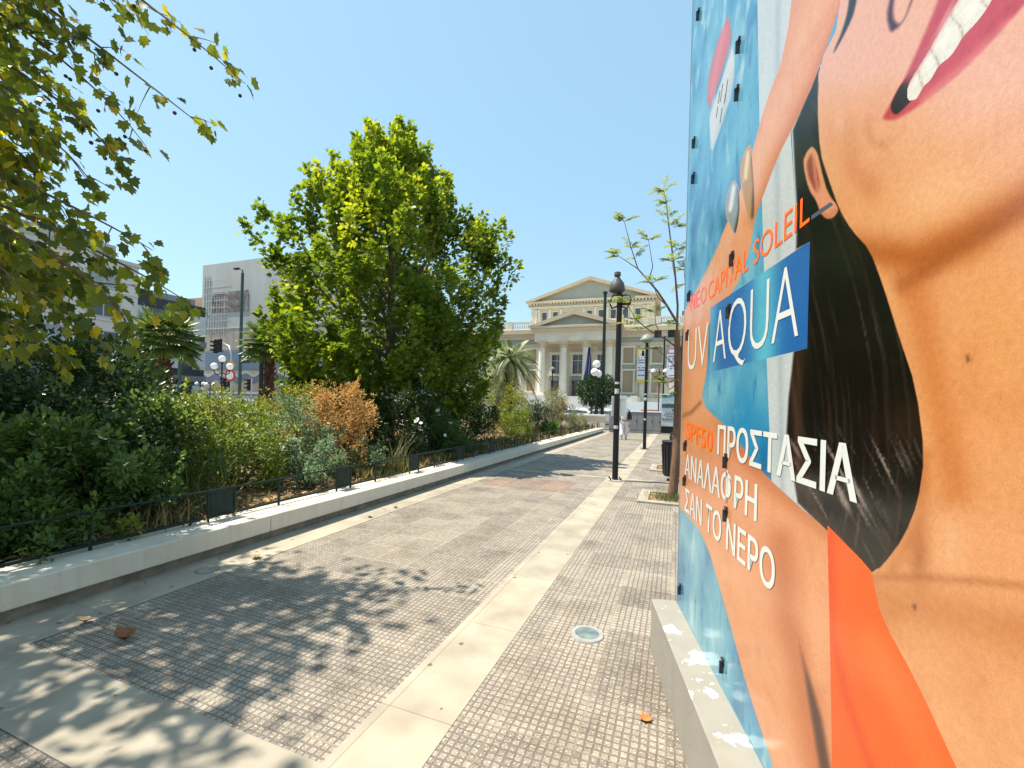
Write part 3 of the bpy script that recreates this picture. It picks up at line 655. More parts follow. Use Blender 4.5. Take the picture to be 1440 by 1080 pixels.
# ================================================================== THEATRE
cream = M('theatre cream', (.60, .545, .43), .85, .10, .5, .03, .2)
cream2 = M('theatre pale trim', (.66, .61, .50), .85, .06, .7, .03, .2)
tan = M('theatre ochre trim', (.56, .455, .32), .85, .08, .8, .03, .2)
band = M('theatre grey green band', (.30, .325, .29), .85, .06, .8)
tymp = M('tympanum grey', (.38, .40, .35), .85, .06, .6)
blind = M('blind window beige', (.36, .27, .18), .85, .06, .5)
step_m = M('step marble', (.50, .49, .46), .7, .08, .4)
doorm = M('door wood', (.16, .105, .085), .6, .2, 3)
T0 = (-15.0, 66, 0)
th = thing('theatre', 'cream neoclassical theatre with a columned portico, two pediments and a balustrade', 'theatre', T0, R(1.5))
# steps and podium (local: x right, y back)
for i in range(12):
    MB().b2(-9-.0*i, 9, -7.6+i*.5, -7.6+(i+1)*.5 if i < 11 else 4, i*.26 if i else -.02, (i+1)*.26-.002 if i < 11 else 3.12).build('step', step_m, th)
MB().b2(-9.9, -9.02, -5, 3.9, 0, 3.2, .02).build('step_cheek', cream2, th); MB().b2(9.02, 9.9, -5, 3.9, 0, 3.2, .02).build('step_cheek', cream2, th)
# main body with wings
WX = 24
MB().b2(-WX, WX, 4.02, 30, 0, 14.2).build('wall', cream, th)
MB().b2(-WX, WX, 3.5, 4.0, 0, 3.2, .02).build('plinth_course', cream2, th)
MB().b2(-WX, -6.62, 3.86, 4.01, 11.9, 12.6).build('band', band, th); MB().b2(6.62, WX, 3.86, 4.01, 11.9, 12.6).build('band', band, th)
MB().b2(-WX, WX, 3.8, 4.012, 11.3, 11.86).b2(-WX, -6.66, 3.66, 4.01, 12.62, 13.2).b2(6.66, WX, 3.66, 4.01, 12.62, 13.2).b2(-WX-.3, WX+.3, 3.2, 4.6, 13.5, 14.3, .05).b2(-WX-.2, WX+.2, 3.45, 4.5, 13.2, 13.498, .03).build('cornice', tan, th)
ba = MB(); bp = MB()
for x0 in np.arange(-WX, WX, 4.0):
    for x in np.arange(x0+.75, x0+3.9, .33): ba.lathe([(.07, 14.45), (.12, 14.75), (.06, 15.1), (.09, 15.4)], (x, 3.75, 0), 6)
    bp.b2(x0-.3, x0+.62, 3.5, 4.1, 14.302, 15.72)
bp.b2(-WX, WX, 3.55, 3.95, 15.42, 15.66).b2(-WX, WX, 3.55, 3.95, 14.31, 14.44)
tag(ba.build('baluster', cream2, th), kind='stuff'); bp.build('parapet', cream2, th)
# upper auditorium block
UY, UW = 11.0, 10.9; UX = .5
MB().b2(UX-UW, UX+UW, UY, UY+30, 14.1, 19.38).build('upper_wall', cream, th)
up = MB()
wx = [UX-8.3+2.07*i for i in range(9)]
for x in wx:
    f = MB().b2(x-.52, x-.44, UY-.12, UY+.02, 16.0, 18.7).b2(x+.44, x+.52, UY-.12, UY+.02, 16.0, 18.7).b2(x-.6, x+.6, UY-.16, UY+.02, 18.702, 18.9).b2(x-.6, x+.6, UY-.16, UY+.02, 15.8, 15.998).build('upper_window', cream2, th)
    MB().b2(x-.438, x+.438, UY-.05, UY+.015, 16.0, 18.7).build('pane', glass_dark, f)
for x in [UX-9.9, UX-9.3]+[q+1.035 for q in wx[:-1]]+[UX+9.3, UX+9.9]:
    up.b2(x-.24, x+.24, UY-.2, UY+.01, 14.1, 19.0).b2(x-.32, x+.32, UY-.26, UY+.01, 19.002, 19.2)
up.build('pilaster', cream2, th)
MB().b2(UX-UW-.1, UX+UW+.1, UY-.3, UY+30, 19.39, 19.75).build('frieze', cream2, th)
MB().b2(UX-UW-.4, UX+UW+.4, UY-.5, UY+30, 19.752, 20.05).build('upper_band', band, th)
de = MB()
for x in np.arange(UX-UW, UX+UW, .55): de.b2(x, x+.28, UY-.75, UY-.5, 20.06, 20.26)
de.build('dentil', cream2, th)
MB().b2(UX-UW-.75, UX+UW+.75, UY-.95, UY+30, 20.28, 20.65, .04).build('upper_cornice', tan, th)
AP = 24.6
MB().prism([(UX-UW-.2, 20.652), (UX+UW+.2, 20.652), (UX, AP-.55)], UY-.2, UY+30, 'y').build('tympanum', tymp, th)
for s_ in (-1, 1):
    MB().prism([(UX+s_*(UW+1.0), 20.66), (UX+s_*(UW-.6), 20.66), (UX, AP-.58), (UX, AP)][::s_], UY-1.0, UY+30, 'y').build('raking_cornice', tan, th)
# portico
PW = 6.4
for x in (-5.3, -1.77, 1.77, 5.3):
    c = MB().lathe([(.62, 3.6), (.60, 5), (.56, 8), (.50, 10.75)], (x, .9, 0), 20).build('column', cream2, th, True)
    MB().b2(x-.78, x+.78, .12, 1.68, 3.12, 3.36, .02).lathe([(.74, 3.362), (.78, 3.45), (.66, 3.6)], (x, .9, 0), 20).build('column_base', cream2, c)
    cap = MB().lathe([(.5, 10.76), (.55, 11.0), (.56, 11.3), (.78, 11.62)], (x, .9, 0), 16).b2(x-.8, x+.8, .1, 1.7, 11.63, 11.8)
    for k in range(8):
        a = k*math.pi/4; cap.tube([(x+.5*math.cos(a), .9+.5*math.sin(a), 10.85), (x+.66*math.cos(a), .9+.66*math.sin(a), 11.25), (x+.82*math.cos(a), .9+.82*math.sin(a), 11.35)], [.1, .09, .05], 5)
    cap.build('capital', tan, c)
MB().b2(-PW, PW, .25, 4.0, 11.81, 12.5).b2(-PW-.06, PW+.06, .19, 4.0, 12.502, 13.3).build('entablature', cream2, th)
MB().b2(-PW-.5, PW+.5, -.45, 4, 13.302, 13.75, .03).b2(-PW-.7, PW+.7, -.65, 4, 13.752, 14.1, .03).build('portico_cornice', tan, th)
MB().prism([(-PW-.2, 14.102), (PW+.2, 14.102), (0, 16.0)], .25, 6, 'y').build('portico_tympanum', tymp, th)
for s_ in (-1, 1):
    MB().prism([(s_*(PW+.85), 14.11), (s_*(PW-.95), 14.11), (0, 15.75), (0, 16.45)][::s_], -.7, 6, 'y').build('raking_cornice', tan, th)
MB().lathe([(.25, 14.3), (.5, 14.6), (.35, 15.1), (.2, 15.9)], (-PW-.3, 2.2, 0), 8).lathe([(.25, 14.3), (.5, 14.6), (.35, 15.1), (.2, 15.9)], (PW+.6, 2.2, 0), 8).build('acroterion', tan, th)
# back wall of the portico: windows, doors, pilasters
for x in (-6.0, -2.7, 2.7, 6.0):
    MB().b2(x-.42, x+.42, 3.78, 4.015, 3.2, 11.3).build('pilaster', cream2, th)
for x in (-3.53, 0, 3.53):
    pass
for x in (-3.53-.8+.8, 0, 3.53):
    f = MB().b2(x-1.25, x-.85, 3.72, 4.014, 6.9, 10.0).b2(x+.85, x+1.25, 3.72, 4.014, 6.9, 10.0).b2(x-1.4, x+1.4, 3.6, 4.014, 10.002, 10.5).b2(x-1.4, x+1.4, 3.6, 4.014, 6.5, 6.898).b2(x-.03, x+.03, 3.86, 3.93, 6.9, 10).b2(x-.85, x-.03, 3.86, 3.93, 9.0, 9.08).b2(x+.03, x+.85, 3.86, 3.93, 9.0, 9.08).build('portico_window', cream2, th)
    MB().b2(x-.848, x+.848, 3.93, 4.013, 6.9, 10).build('pane', glass_dark, f)
    MB().b2(x-1.2, x+1.2, 3.7, 4.014, 5.9, 6.3).build('carved_panel', band, th)
    d = MB().b2(x-1.3, x-.9, 3.6, 4.014, 3.14, 5.8).b2(x+.9, x+1.3, 3.6, 4.014, 3.14, 5.8).b2(x-1.3, x+1.3, 3.6, 4.014, 5.802, 5.898).build('doorway', band, th)
    MB().b2(x-.9, x-.01, 3.92, 4.013, 3.14, 5.2).b2(x+.01, x+.9, 3.92, 4.013, 3.14, 5.2).b2(x-.6, x-.35, 3.9, 3.93, 3.6, 5.0).b2(x+.35, x+.6, 3.9, 3.93, 3.6, 5.0).build('door_leaf', doorm, d)
    MB().b2(x-.9, x+.9, 3.95, 4.013, 5.22, 5.8).build('fanlight', glass_dark, d)
# wing bays
for s_ in (-1, 1):
    for x in (7.9, 12.2, 16.5, 20.8):
        X = s_*x
        for z0, z1 in ((4.0, 7.4), (8.6, 11.0)):
            f = MB().b2(X-1.05, X-.78, 3.78, 4.014, z0, z1).b2(X+.78, X+1.05, 3.78, 4.014, z0, z1).b2(X-1.15, X+1.15, 3.7, 4.014, z1+.002, z1+.3).b2(X-1.15, X+1.15, 3.72, 4.014, z0-.25, z0-.002).build('wing_window', cream2, th)
            MB().b2(X-.778, X+.778, 3.92, 4.013, z0, z1).build('blind', blind, f)
        MB().b2(X-.8, X+.8, 3.8, 4.014, 7.75, 8.2).build('carved_panel', band, th)
        MB().b2(X+s_*2.15-.35, X+s_*2.15+.35, 3.7, 4.014, 3.2, 11.28).build('pilaster', cream2, th)
    X = s_*PW+s_*.3; MB().b2(X-.35, X+.35, 3.6, 4.014, 3.2, 11.28).build('pilaster', cream2, th)
    MB().b2(*sorted((s_*6.8, s_*WX)), 3.74, 4.016, 7.42+.0, 7.62).build('string_course', cream2, th)
def world_on(th_loc, rz, x, y, z):
    return Vector(th_loc)+Matrix.Rotation(rz, 3, 'Z')@Vector((x, y, z))
# banners
def banner(x, top, bot, colr, label, lines):
    loc = world_on(T0, R(1.5), x, 3.3, bot); b = thing('banner', label, 'banner', loc, R(1.5), 'banners hung on the theatre front')
    h = top-bot; H = h
    MB().b2(-.75, .75, -.03, .0, 0, H).build('cloth', M('banner white', (.62, .63, .66), .7, .05, 2), b)
    MB().b2(-.76, .76, -.045, -.032, H*.82, H).build('top_band', colr, b)
    MB().b2(-.76, .76, -.045, -.032, 0, H*.10).build('bottom_band', colr, b)
    MB().b2(-.45, .45, -.055, -.046, H*.86, H*.95).build('emblem', M('banner white', (.62, .63, .66)), b)
    tx = MB()
    for i in range(lines):
        zz = H*(.72-.075*i); 
        if i in (3, 6): continue
        n_ = random.randint(5, 7)
        for q in range(n_):
            if random.random() < .85: tx.b2(-.6+q*1.2/n_, -.6+(q+.72)*1.2/n_, -.038, -.031, zz, zz+H*.04)
    tx.build('print', M('banner navy print', (.06, .07, .16)), b)
banner(10.05, 10.75, 5.5, M('banner yellow', (.62, .50, .07)), 'tall white and yellow banner with dark lettering on the theatre wall', 8)
banner(14.35, 10.75, 5.9, M('banner mauve', (.45, .20, .28)), 'tall white and mauve banner with dark lettering on the theatre wall', 7)
# flag
fl = thing('flag', 'dark blue flag hanging limp on a pole in front of the portico', 'flag', world_on(T0, R(1.5), 2.45, -2.3, 3.1))
MB().tube([(0, 0, -2.5), (.5, 0, 7.4)], .05, 6).build('flagpole', grey_metal, fl)
P = []
for j in range(9):
    for i in range(6):
        a = j/8; P.append((1.25*(i/5-.5)*(.25+a)+.35-.25*a+.08*math.sin(i*1.6+a*3)*a, .22*math.sin(i*2.2+a*2), 7.3-5.4*a))
MB().add(P, [(j*6+i, j*6+i+1, j*6+7+i, j*6+6+i) for j in range(8) for i in range(5)]).build('flag_cloth', M('navy cloth', (.035, .03, .13), .8, .3, 4), fl, True)
# right background building
g = thing('flat_roofed_block', 'grey block with a dark roof edge rising behind the right end of the theatre', 'building', (4, 98, 0))
MB().b2(-3, 24, 0, 14, 0, 19.5).build('wall', M('grey wall', (.35, .34, .33), .85, .08, .4), g)
MB().b2(-3.3, 24.3, -.4, 14, 19.502, 22.2).build('roof_storey', M('dark roof', (.12, .11, .11), .8, .2, .8), g)
for i in range(8):
    for j in range(2): MB().b2(-1.5+3*i, -.1+3*i, -.03, .05, 13+3*j, 14.6+3*j).build('window', glass_dark, g)
# ================================================================== LEFT BUILDINGS
offw = M('hotel white render', (.60, .565, .53), .85, .06, .5, .02)
ht = thing('hotel_block', 'long pale five storey hotel block with ribbon windows and air conditioners', 'building', (-52, 28, 0))
MB().b2(-14, 0, -26, 0, 0, 14.6).build('wall', offw, ht)
MB().b2(-14.2, .25, -26, .2, 14.602, 14.95).build('parapet', M('hotel parapet', (.50, .47, .43), .85, .05, .6), ht)
MB().b2(-9, -1.5, -18, -1.2, 14.952, 16.6).build('roof_terrace', M('dark terrace', (.30, .31, .27), .8, .3, .8), ht)
for fl_ in range(4):
    z = 12.0-2.85*fl_
    MB().b2(-.02, .12, -26, .0, z-.45, z-.3).build('ledge', offw, ht)
    for j in range(6):
        yb = -1.6-4.2*j
        f = MB().b2(-.01, .07, yb-2.62, yb-2.5, z, z+1.35).b2(-.01, .07, yb-1.3, yb-1.2, z, z+1.35).b2(-.01, .07, yb, yb+.12, z, z+1.35).b2(-.01, .09, yb-2.7, yb+.2, z+1.352, z+1.45).b2(-.01, .10, yb-2.7, yb+.2, z-.1, z-.002).build('window', M('window frame grey', (.45, .45, .45), .6, .05, 2), ht)
        MB().b2(-.01, .03, yb-2.5, yb-1.3, z, z+1.35).b2(-.01, .03, yb-1.2, yb, z, z+1.35).build('pane', glass_dark if (fl_+j) % 3 else M('grey blind', (.30, .32, .33), .5, .1, 2), f)
        if (fl_*7+j*3) % 4 < 2:
            MB().b2(.02, .38, yb-1.0, yb-.2, z-.85, z-.3, .02).build('air_conditioner', M('ac casing', (.55, .55, .53), .6, .05, 3), ht)
MB().b2(.0, 1.2, -26, -.0, 3.0, 3.25).build('canopy', conc_grey, ht)
for j in range(8):
    MB().b2(-.01, .05, -3.0-3.2*j, -.6-3.2*j, .1, 2.7).build('shopfront', glass_dark, ht)
# dark block with white panels
db = thing('dark_glass_block', 'low dark glazed block with square white panels beside the hotel', 'building', (-54, 28.4, 0))
MB().b2(-12, 0, 0, 7.8, 0, 12.4).build('wall', M('dark cladding', (.045, .047, .052), .5, .2, .8), db)
for z in (4.0, 8.2): MB().b2(-.01, .35, 0, 7.8, z-.7, z, .02).build('fascia', M('fascia grey', (.20, .2, .21), .7, .1, 1), db)
for j, (ya, wd_) in enumerate(((.1, 1.5), (3.6, 1.3), (6.4, 1.4))):
    for z in (.6, 4.8, 8.9): MB().b2(-.01, .16, ya, ya+wd_, z, z+2.3).build('white_panel', M('panel white', (.58, .57, .56), .7, .05, 1), db)
for ya, wd_ in ((1.75, 1.7), (5.05, 1.2)):
    for z in (4.8, 8.9): MB().b2(-.01, .05, ya, ya+wd_, z, z+2.3).build('window', glass_dark, db)
MB().b2(-11, -1, 1, 7.2, 12.402, 13.3).build('roof_storey', M('roof grey', (.28, .28, .28), .8, .1, 1), db)
rb = thing('brick_block', 'tan block with a ragged stepped roofline behind the dark glazed block', 'building', (-80, 58, 0))
MB().b2(-16, 6, 0, 14, 0, 19.5).b2(-14, -2, 1, 13, 19.502, 21.4).b2(2, 6, 1, 13, 19.502, 20.6).build('wall', M('tan stucco', (.36, .25, .185), .9, .2, .5), rb)
for i in range(7):
    for j in range(3): MB().b2(-15+3*i, -13.6+3*i, -.03, .05, 9+3.2*j, 10.8+3.2*j).build('window', glass_dark, rb)
# wrapped building with mural hoarding
wb = thing('scaffolded_building', 'tall windowless building wrapped in pale grey sheeting with a faded opening', 'building', (-72.5, 48, 0))
gx = MB().b2(0, 34, 0, 16, 0, 22.9)
gx.build('wall', M('grey sheeting', (.40, .40, .385), .85, .12, .25, .03, .2, 0, (1, 1, .35)), wb)
MB().b2(-.03, 34.03, -.05, 16, 9.0, 12.4).build('lower_sheeting', M('stained sheeting', (.36, .315, .26), .9, .25, .7, .05, .2, 0, (1, 1, .4)), wb)
sp = MB()
for i in range(1, 10):
    sp.b2(.6*i*1.0, .6*i+.06, -.12, -.0, 11.6, 21.0 if i < 4 else 17.6)
for zz in np.arange(12.5, 20.8, 1.1): sp.b2(.3, 6.2, -.14, -.125, zz, zz+.07)
sp.build('scaffold', M('scaffold pale', (.5, .5, .48), .7, .1, 2), wb)
MB().b2(2.6, 10.5, -.09, -.055, 15.0, 18.2).build('faded_opening', M('faded mural', (.145, .105, .09), .9, .6, .8, 0, .2, 0, None, (.30, .27, .25)), wb)
for x, z, s_ in ((3, 8.3, .4), (4.6, 8.3, .4), (9, 7, .5), (13, 8, .5), (16, 7.2, .6)):
    MB().b2(x, x+s_*1.6, -.08, -.05, z, z+s_*2).build('patch', M('dark patch', (.17, .17, .18), .9, .3, 1), wb)
MB().b2(0, 34, -.1, -.052, 12.402, 12.55).build('seam', M('scaffold pale', (.5, .5, .48)), wb)
mh = thing('mural_hoarding', 'tall street hoarding painted with blue grey wave bands before the wrapped building', 'hoarding', (-72, 47.3, 0))
MB().b2(0, 40, 0, .3, 0, 5.9).build('board', M('hoarding sand', (.40, .315, .25), .85, .1, .3), mh)
def wave(z0, z1, nm, mat, yy):
    xs = np.arange(0, 40.01, .25); P = [(x, z0+.28*math.sin(x*1.9)) for x in xs]+[(x, z1+.28*math.sin(x*1.9)) for x in xs[::-1]]
    n = len(xs); V = [(a, yy, b) for a, b in P]; MB().add(V, [(i, i+1, 2*n-2-i, 2*n-1-i) for i in range(n-1)]).build(nm, mat, mh)
MB().b2(0, 40, -.02, .31, 5.902, 8.6).build('blue_band', M('mural blue', (.14, .20, .27), .8, .15, .5), mh)
wave(4.0, 5.2, 'wave_band', M('mural slate', (.145, .17, .215), .8, .1, .5), -.008)
wave(5.0, 5.45, 'wave_band', M('mural pale', (.42, .43, .44), .8, .1, .5), -.016)
MB().b2(9.5, 22, -.03, .3, 6.9, 7.9).build('dark_slot', M('slot black', (.02, .02, .022), .6, .2, 2), mh)
fc = thing('site_fence', 'low grey graffiti covered site fence with a white top rail across the street', 'fence', (-72, 45.4, 0))
MB().b2(0, 45, 0, .08, 0, 2.15).build('sheet', M('graffiti grey', (.34, .35, .37), .8, .3, 1.6, 0, .2, 0, None, (.55, .55, .56)), fc)
MB().b2(0, 45, -.03, .11, 2.152, 2.42).build('top_rail', M('fence white', (.60, .61, .62), .7, .05, 1), fc)
gr_ = [M('graffiti violet', (.32, .24, .38)), M('graffiti black', (.06, .06, .07)), M('graffiti teal', (.12, .25, .28))]
for i in range(12):
    x = 14+i*1.55; c = MB().tube([(x+.5*math.cos(a)*random.uniform(.6, 1), -.012, 1.0+.5*math.sin(a)*random.uniform(.6, 1)) for a in np.linspace(0, 5.5, 9)], .06, 4); c.build('graffiti', gr_[i % 3], fc)
# ================================================================== LAMPS, SIGNALS, SIGNS
globe_m = M('opal globe', (.80, .80, .78), .25, .02, 3, 0, .5)
def P2(px, z): 
    p = flat(px, z); return (p.x, p.y, 0)
def floodpole(loc, label, h, head):
    l = thing('lamp_post', label, 'lamp post', loc, R(15), 'black lamp posts along the middle strip')
    MB().tube([(0, 0, 0), (0, 0, h)], [.064, .058], 14).build('pole', black_metal, l, True)
    MB().b2(-.15, .15, -.15, .15, .004, .022, .003).build('base_plate', conc_grey, l)
    for a in range(4): MB().lathe([(.016, 0), (.016, .05)], (.11*(1 if a & 1 else -1), .11*(1 if a & 2 else -1), .022), 6).build('bolt', M('rusty bolt', (.10, .05, .03), .8, .3, 20), l)
    if head:
        MB().lathe([(.09, h-.02), (.165, h+.02), (.175, h+.06), (.145, h+.19), (.07, h+.29), (.045, h+.34), (.075, h+.36), (.07, h+.43), (.01, h+.45)], (-.06, 0, 0), 16).build('lamp_head', M('lamp head grey', (.075, .072, .075), .55, .25, 7, .1), l, True)
        for s_ in (-1, 1):
            MB().tube([(s_*.02, 0, h-.30), (s_*.16, 0, h-.36), (s_*.22, 0, h-.22), (s_*.14, 0, h-.06), (s_*.02, 0, h-.08)], .02, 6).build('bracket', black_metal, l)
        sp_ = MB().b2(.02, .22, -.17, -.06, h-.31, h-.10, .02).build('speaker', black_metal, l)
        MB().b2(.05, .19, -.182, -.171, h-.27, h-.13, .004).build('speaker_face', M('lamp lens', (.42, .38, .30), .35, .1, 5), sp_)
    else:
        MB().lathe([(.10, h), (.26, h+.10), (.25, h+.16), (.15, h+.3), (.02, h+.36)], (0, 0, 0), 16).build('lamp_head', M('lamp head green', (.20, .23, .18), .5, .2, 7), l, True)
        MB().lathe([(.05, h-.5), (.05, h-.3)], (-.14, 0, 0), 8).build('fitting', black_metal, l)
    for z, s_ in ((1.17, .07), (1.95, .11), (2.13, .05)):
        n = 7; V = []
        for zz in (z-s_/2, z+s_/2):
            for k in range(n):
                a = math.pi*(1.15+.5*k/(n-1)); V.append((.0665*math.cos(a), .0665*math.sin(a), zz))
        MB().add(V, [(k, k+1, n+k+1, n+k) for k in range(n-1)]).build('sticker', M('torn sticker', (.50, .49, .47), .7, .35, 40), l)
    return l
lp = floodpole((-1.21, 9.68, 0), 'nearest tall black lamp post with a grey hooded head and a small loudspeaker', 4.12, True)
sp = thing('sign_panel', 'upright white panel sign strapped behind the nearest lamp post', 'sign', (-1.21+.035, 9.68+.10, 1.40), R(20.7))
MB().b2(-.165, -.055, .0, .012, 0, .445, .003).b2(.02, .165, .012, .03, 0, .455, .003).b2(-.055, .02, .006, .016, .05, .42).build('panel', M('sign panel white', (.80, .81, .77), .5, .04, 3), sp)
MB().b2(-.12, .12, -.02, -.001, .36, .375).build('strap', grey_metal, sp)
floodpole((-1.1, 17.4, 0), 'black lamp post with a pale green cap standing farther down the middle strip', 4.1, False)
def globes(loc, label, h, gr):
    l = thing('globe_lamp', label, 'lamp post', loc, R(20+70*gr), 'three globe lamps')
    MB().lathe([(.16, 0), (.16, .25), (.10, .35), (.085, 1.2), (.06, 1.3), (.05, h-.9), (.05, h-.15), (.09, h-.1), (.09, h)], (0, 0, 0), 12).build('post', black_metal, l, True)
    MB().ball((0, 0, h+.24), .26, 14, 10).build('globe', globe_m, l, True)
    for s_ in (-1, 1):
        MB().tube([(0, 0, h-.85), (s_*.35, 0, h-1.0), (s_*.60, 0, h-.85), (s_*.62, 0, h-.58)], .035, 6).build('arm', black_metal, l)
        MB().ball((s_*.62, 0, h-.34), .26, 14, 10).build('globe', globe_m, l, True)
globes(P2(311, 34), 'three white globe lamp standing before the wave mural', 4.35, 0)
l2 = P2(837.5, 28.9); globes(l2, 'three white globe lamp rising through the round orange tree', 4.2, 1)
def plainpole(px, z, h, r, mat, label, top=None, name='tall_pole'):
    l = thing(name, label, 'pole', P2(px, z))
    MB().tube([(0, 0, 0), (0, 0, h)], [r, r*.85], 10).build('shaft', mat, l, True)
    MB().lathe([(r*1.6, 0), (r*1.6, .3), (r*1.05, .45)], (0, 0, 0), 10).build('foot', mat, l)
    if top == 'cap': MB().lathe([(r*1.25, h), (r*1.25, h+.15), (.02, h+.2)], (0, 0, 0), 10).build('cap', mat, l)
    if top == 'lamp':
        MB().tube([(0, 0, h), (0, 0, h+.2), (-.35, 0, h+.35)], .05, 6).build('arm', mat, l); MB().b2(-.8, -.3, -.12, .12, h+.3, h+.42, .03).build('lamp_head', black_metal, l)
    if top == 'twin':
        MB().tube([(-.5, 0, h-.05), (0, 0, h+.05), (.5, 0, h-.05)], .035, 6).build('arm', mat, l)
        for s_ in (-1, 1): MB().lathe([(.05, h-.25), (.22, h-.18), (.18, h-.02), (.03, h+.08)], (s_*.5, 0, 0), 10).build('lamp_head', globe_m, l)
    if top == 'single':
        MB().lathe([(.05, h), (.25, h+.12), (.2, h+.25), (.03, h+.35)], (0, 0, 0), 10).build('lamp_head', M('lamp head green', (.20, .23, .18)), l)
    if top == 'signals':
        for s_ in (-1, 1): MB().b2(s_*.62-.33, s_*.62+.33, -.2, .2, h-.1, h+.6, .05).build('floodlight', black_metal, l)
        MB().b2(-.7, .7, -.05, .05, h+.2, h+.3).build('crossbar', grey_metal, l)
    if top == 'street':
        MB().tube([(0, 0, h), (-.3, 0, h+.7), (-1.4, 0, h+1.1), (-2.2, 0, h+1.15)], .05, 6).build('arm', mat, l); MB().b2(-2.9, -2.1, -.12, .12, h+1.1, h+1.22, .03).build('lamp_head', grey_metal, l)
    return l
plainpole(251.5, 28, 7.2, .105, green_metal, 'dark green tram pole with a flat top beside the shaggy palm', 'cap')
plainpole(336.5, 30, 10.2, .11, green_metal, 'tallest dark green pole on the left with a small lamp at its tip', 'lamp')
plainpole(366.5, 19.6, 4.6, .10, M('very dark green', (.014, .024, .02), .5, .2, 10), 'short dark pole standing against the red brown palm trunk', 'cap')
plainpole(399, 24, 3.6, .04, green_metal, 'thin dark green pole just right of the palm trunk', 'cap')
plainpole(847, 30.5, 9.55, .125, M('pole near black', (.016, .022, .02), .5, .2, 10), 'tall thick black pole rising behind the orange tree', 'cap')
plainpole(932, 42, 8.6, .09, black_metal, 'thin pole with two dark floodlights at its top before the theatre', 'signals')
plainpole(926, 38, 5.0, .06, M('brown pole', (.08, .035, .03), .5, .2, 10), 'thin brown pole with twin white lamp heads near the information board', 'twin')
plainpole(776, 44, 5.2, .06, black_metal, 'thin lamp with a pale cap before the left portico columns', 'single', 'slim_lamp')
plainpole(295, 42, 2.9, .05, black_metal, 'small dark lamp with twin heads in front of the hoarding', 'twin', 'slim_lamp')
plainpole(281, 44, 3.0, .05, black_metal, 'small dark lamp with twin heads farthest left before the hoarding', 'twin', 'slim_lamp')
plainpole(324, 46, 6.3, .06, grey_metal, 'grey curved street light leaning over the far street', 'street', 'street_light')
plainpole(222, 46, 8.4, .06, grey_metal, 'grey curved street light in front of the dark glazed block', 'street', 'street_light')
# traffic light on an arched arm
sig_m = black_metal
lens = [M('red lens', (.25, .02, .015), .3), M('amber lens', (.28, .14, .01), .3), M('green lens', (.02, .16, .08), .3)]
def signal_head(mb_parent, x, y, z, s, rz=0):
    h = MB().b2(x-.17*s, x+.17*s, y-.12*s, y+.12*s, z, z+1.05*s, .04).build('signal_head', sig_m, mb_parent)
    for i in range(3):
        zz = z+(.84-.33*i)*s
        MB().tube([(x, y-.125*s, zz), (x, y-.145*s, zz)], .105*s, 10).build('lens', lens[i], h)
        v = []; n = 8
        for yy in (y-.12*s, y-.36*s):
            for k in range(n+1):
                a = math.pi*k/n; v.append((x+.13*s*math.cos(a), yy, zz+.13*s*math.sin(a)))
        MB().add(v, [(k, k+1, n+2+k, n+1+k) for k in range(n)]).build('visor', sig_m, h)
tl = thing('traffic_light', 'traffic light with two black heads hung on a grey arched arm over the street', 'traffic light', P2(324, 38), R(-15))
MB().tube([(0, 0, 0), (0, 0, 4.6), (-.15, 0, 5.5), (-.6, 0, 6.1), (-1.3, 0, 6.3), (-3.3, 0, 6.28)], [.09, .08, .07, .065, .06, .05], 8).build('arm', grey_metal, tl, True)
signal_head(tl, -2.25, -.1, 5.65, 1.15); signal_head(tl, -3.15, -.1, 5.6, 1.15)
def small_signal(px, z, label, twin=False):
    t = thing('traffic_light', label, 'traffic light', P2(px, z), R(-10))
    MB().tube([(0, 0, 0), (0, 0, 3.3)], .06, 8).build('post', grey_metal, t); signal_head(t, -.25, -.05, 2.2, 1.0)
    if twin: signal_head(t, .35, -.05, 2.05, .85)
small_signal(319, 36, 'kerbside traffic light with two black heads under the round road sign', True)
small_signal(353, 37, 'kerbside traffic light with one dark head right of the tall green pole')
rs = thing('road_sign', 'round red ringed road sign under an orange diamond sign on one post', 'road sign', P2(323.5, 35), R(10))
MB().tube([(0, 0, 0), (0, 0, 4.6)], .035, 6).build('post', grey_metal, rs)
d = MB().tube([(0, -.04, 3.35), (0, -.07, 3.35)], .48, 20).build('round_plate', M('sign red', (.45, .03, .03), .45), rs); MB().tube([(0, -.071, 3.35), (0, -.085, 3.35)], .33, 20).build('white_disc', M('sign white', (.7, .7, .7), .45), d)
MB().prism([(-.45, 4.2), (0, 3.78), (.45, 4.2), (0, 4.62)], -.07, -.04, 'y').build('diamond_plate', M('sign orange', (.60, .26, .03), .45), rs)
bs = thing('road_sign', 'plain pale blue square road sign beside the red van', 'road sign', P2(193, 33), R(10))
MB().tube([(0, 0, 0), (0, 0, 3.3)], .035, 6).build('post', grey_metal, bs); MB().b2(-.4, .4, -.06, -.036, 2.5, 3.4).build('plate', M('sign pale blue', (.38, .46, .52), .5), bs)
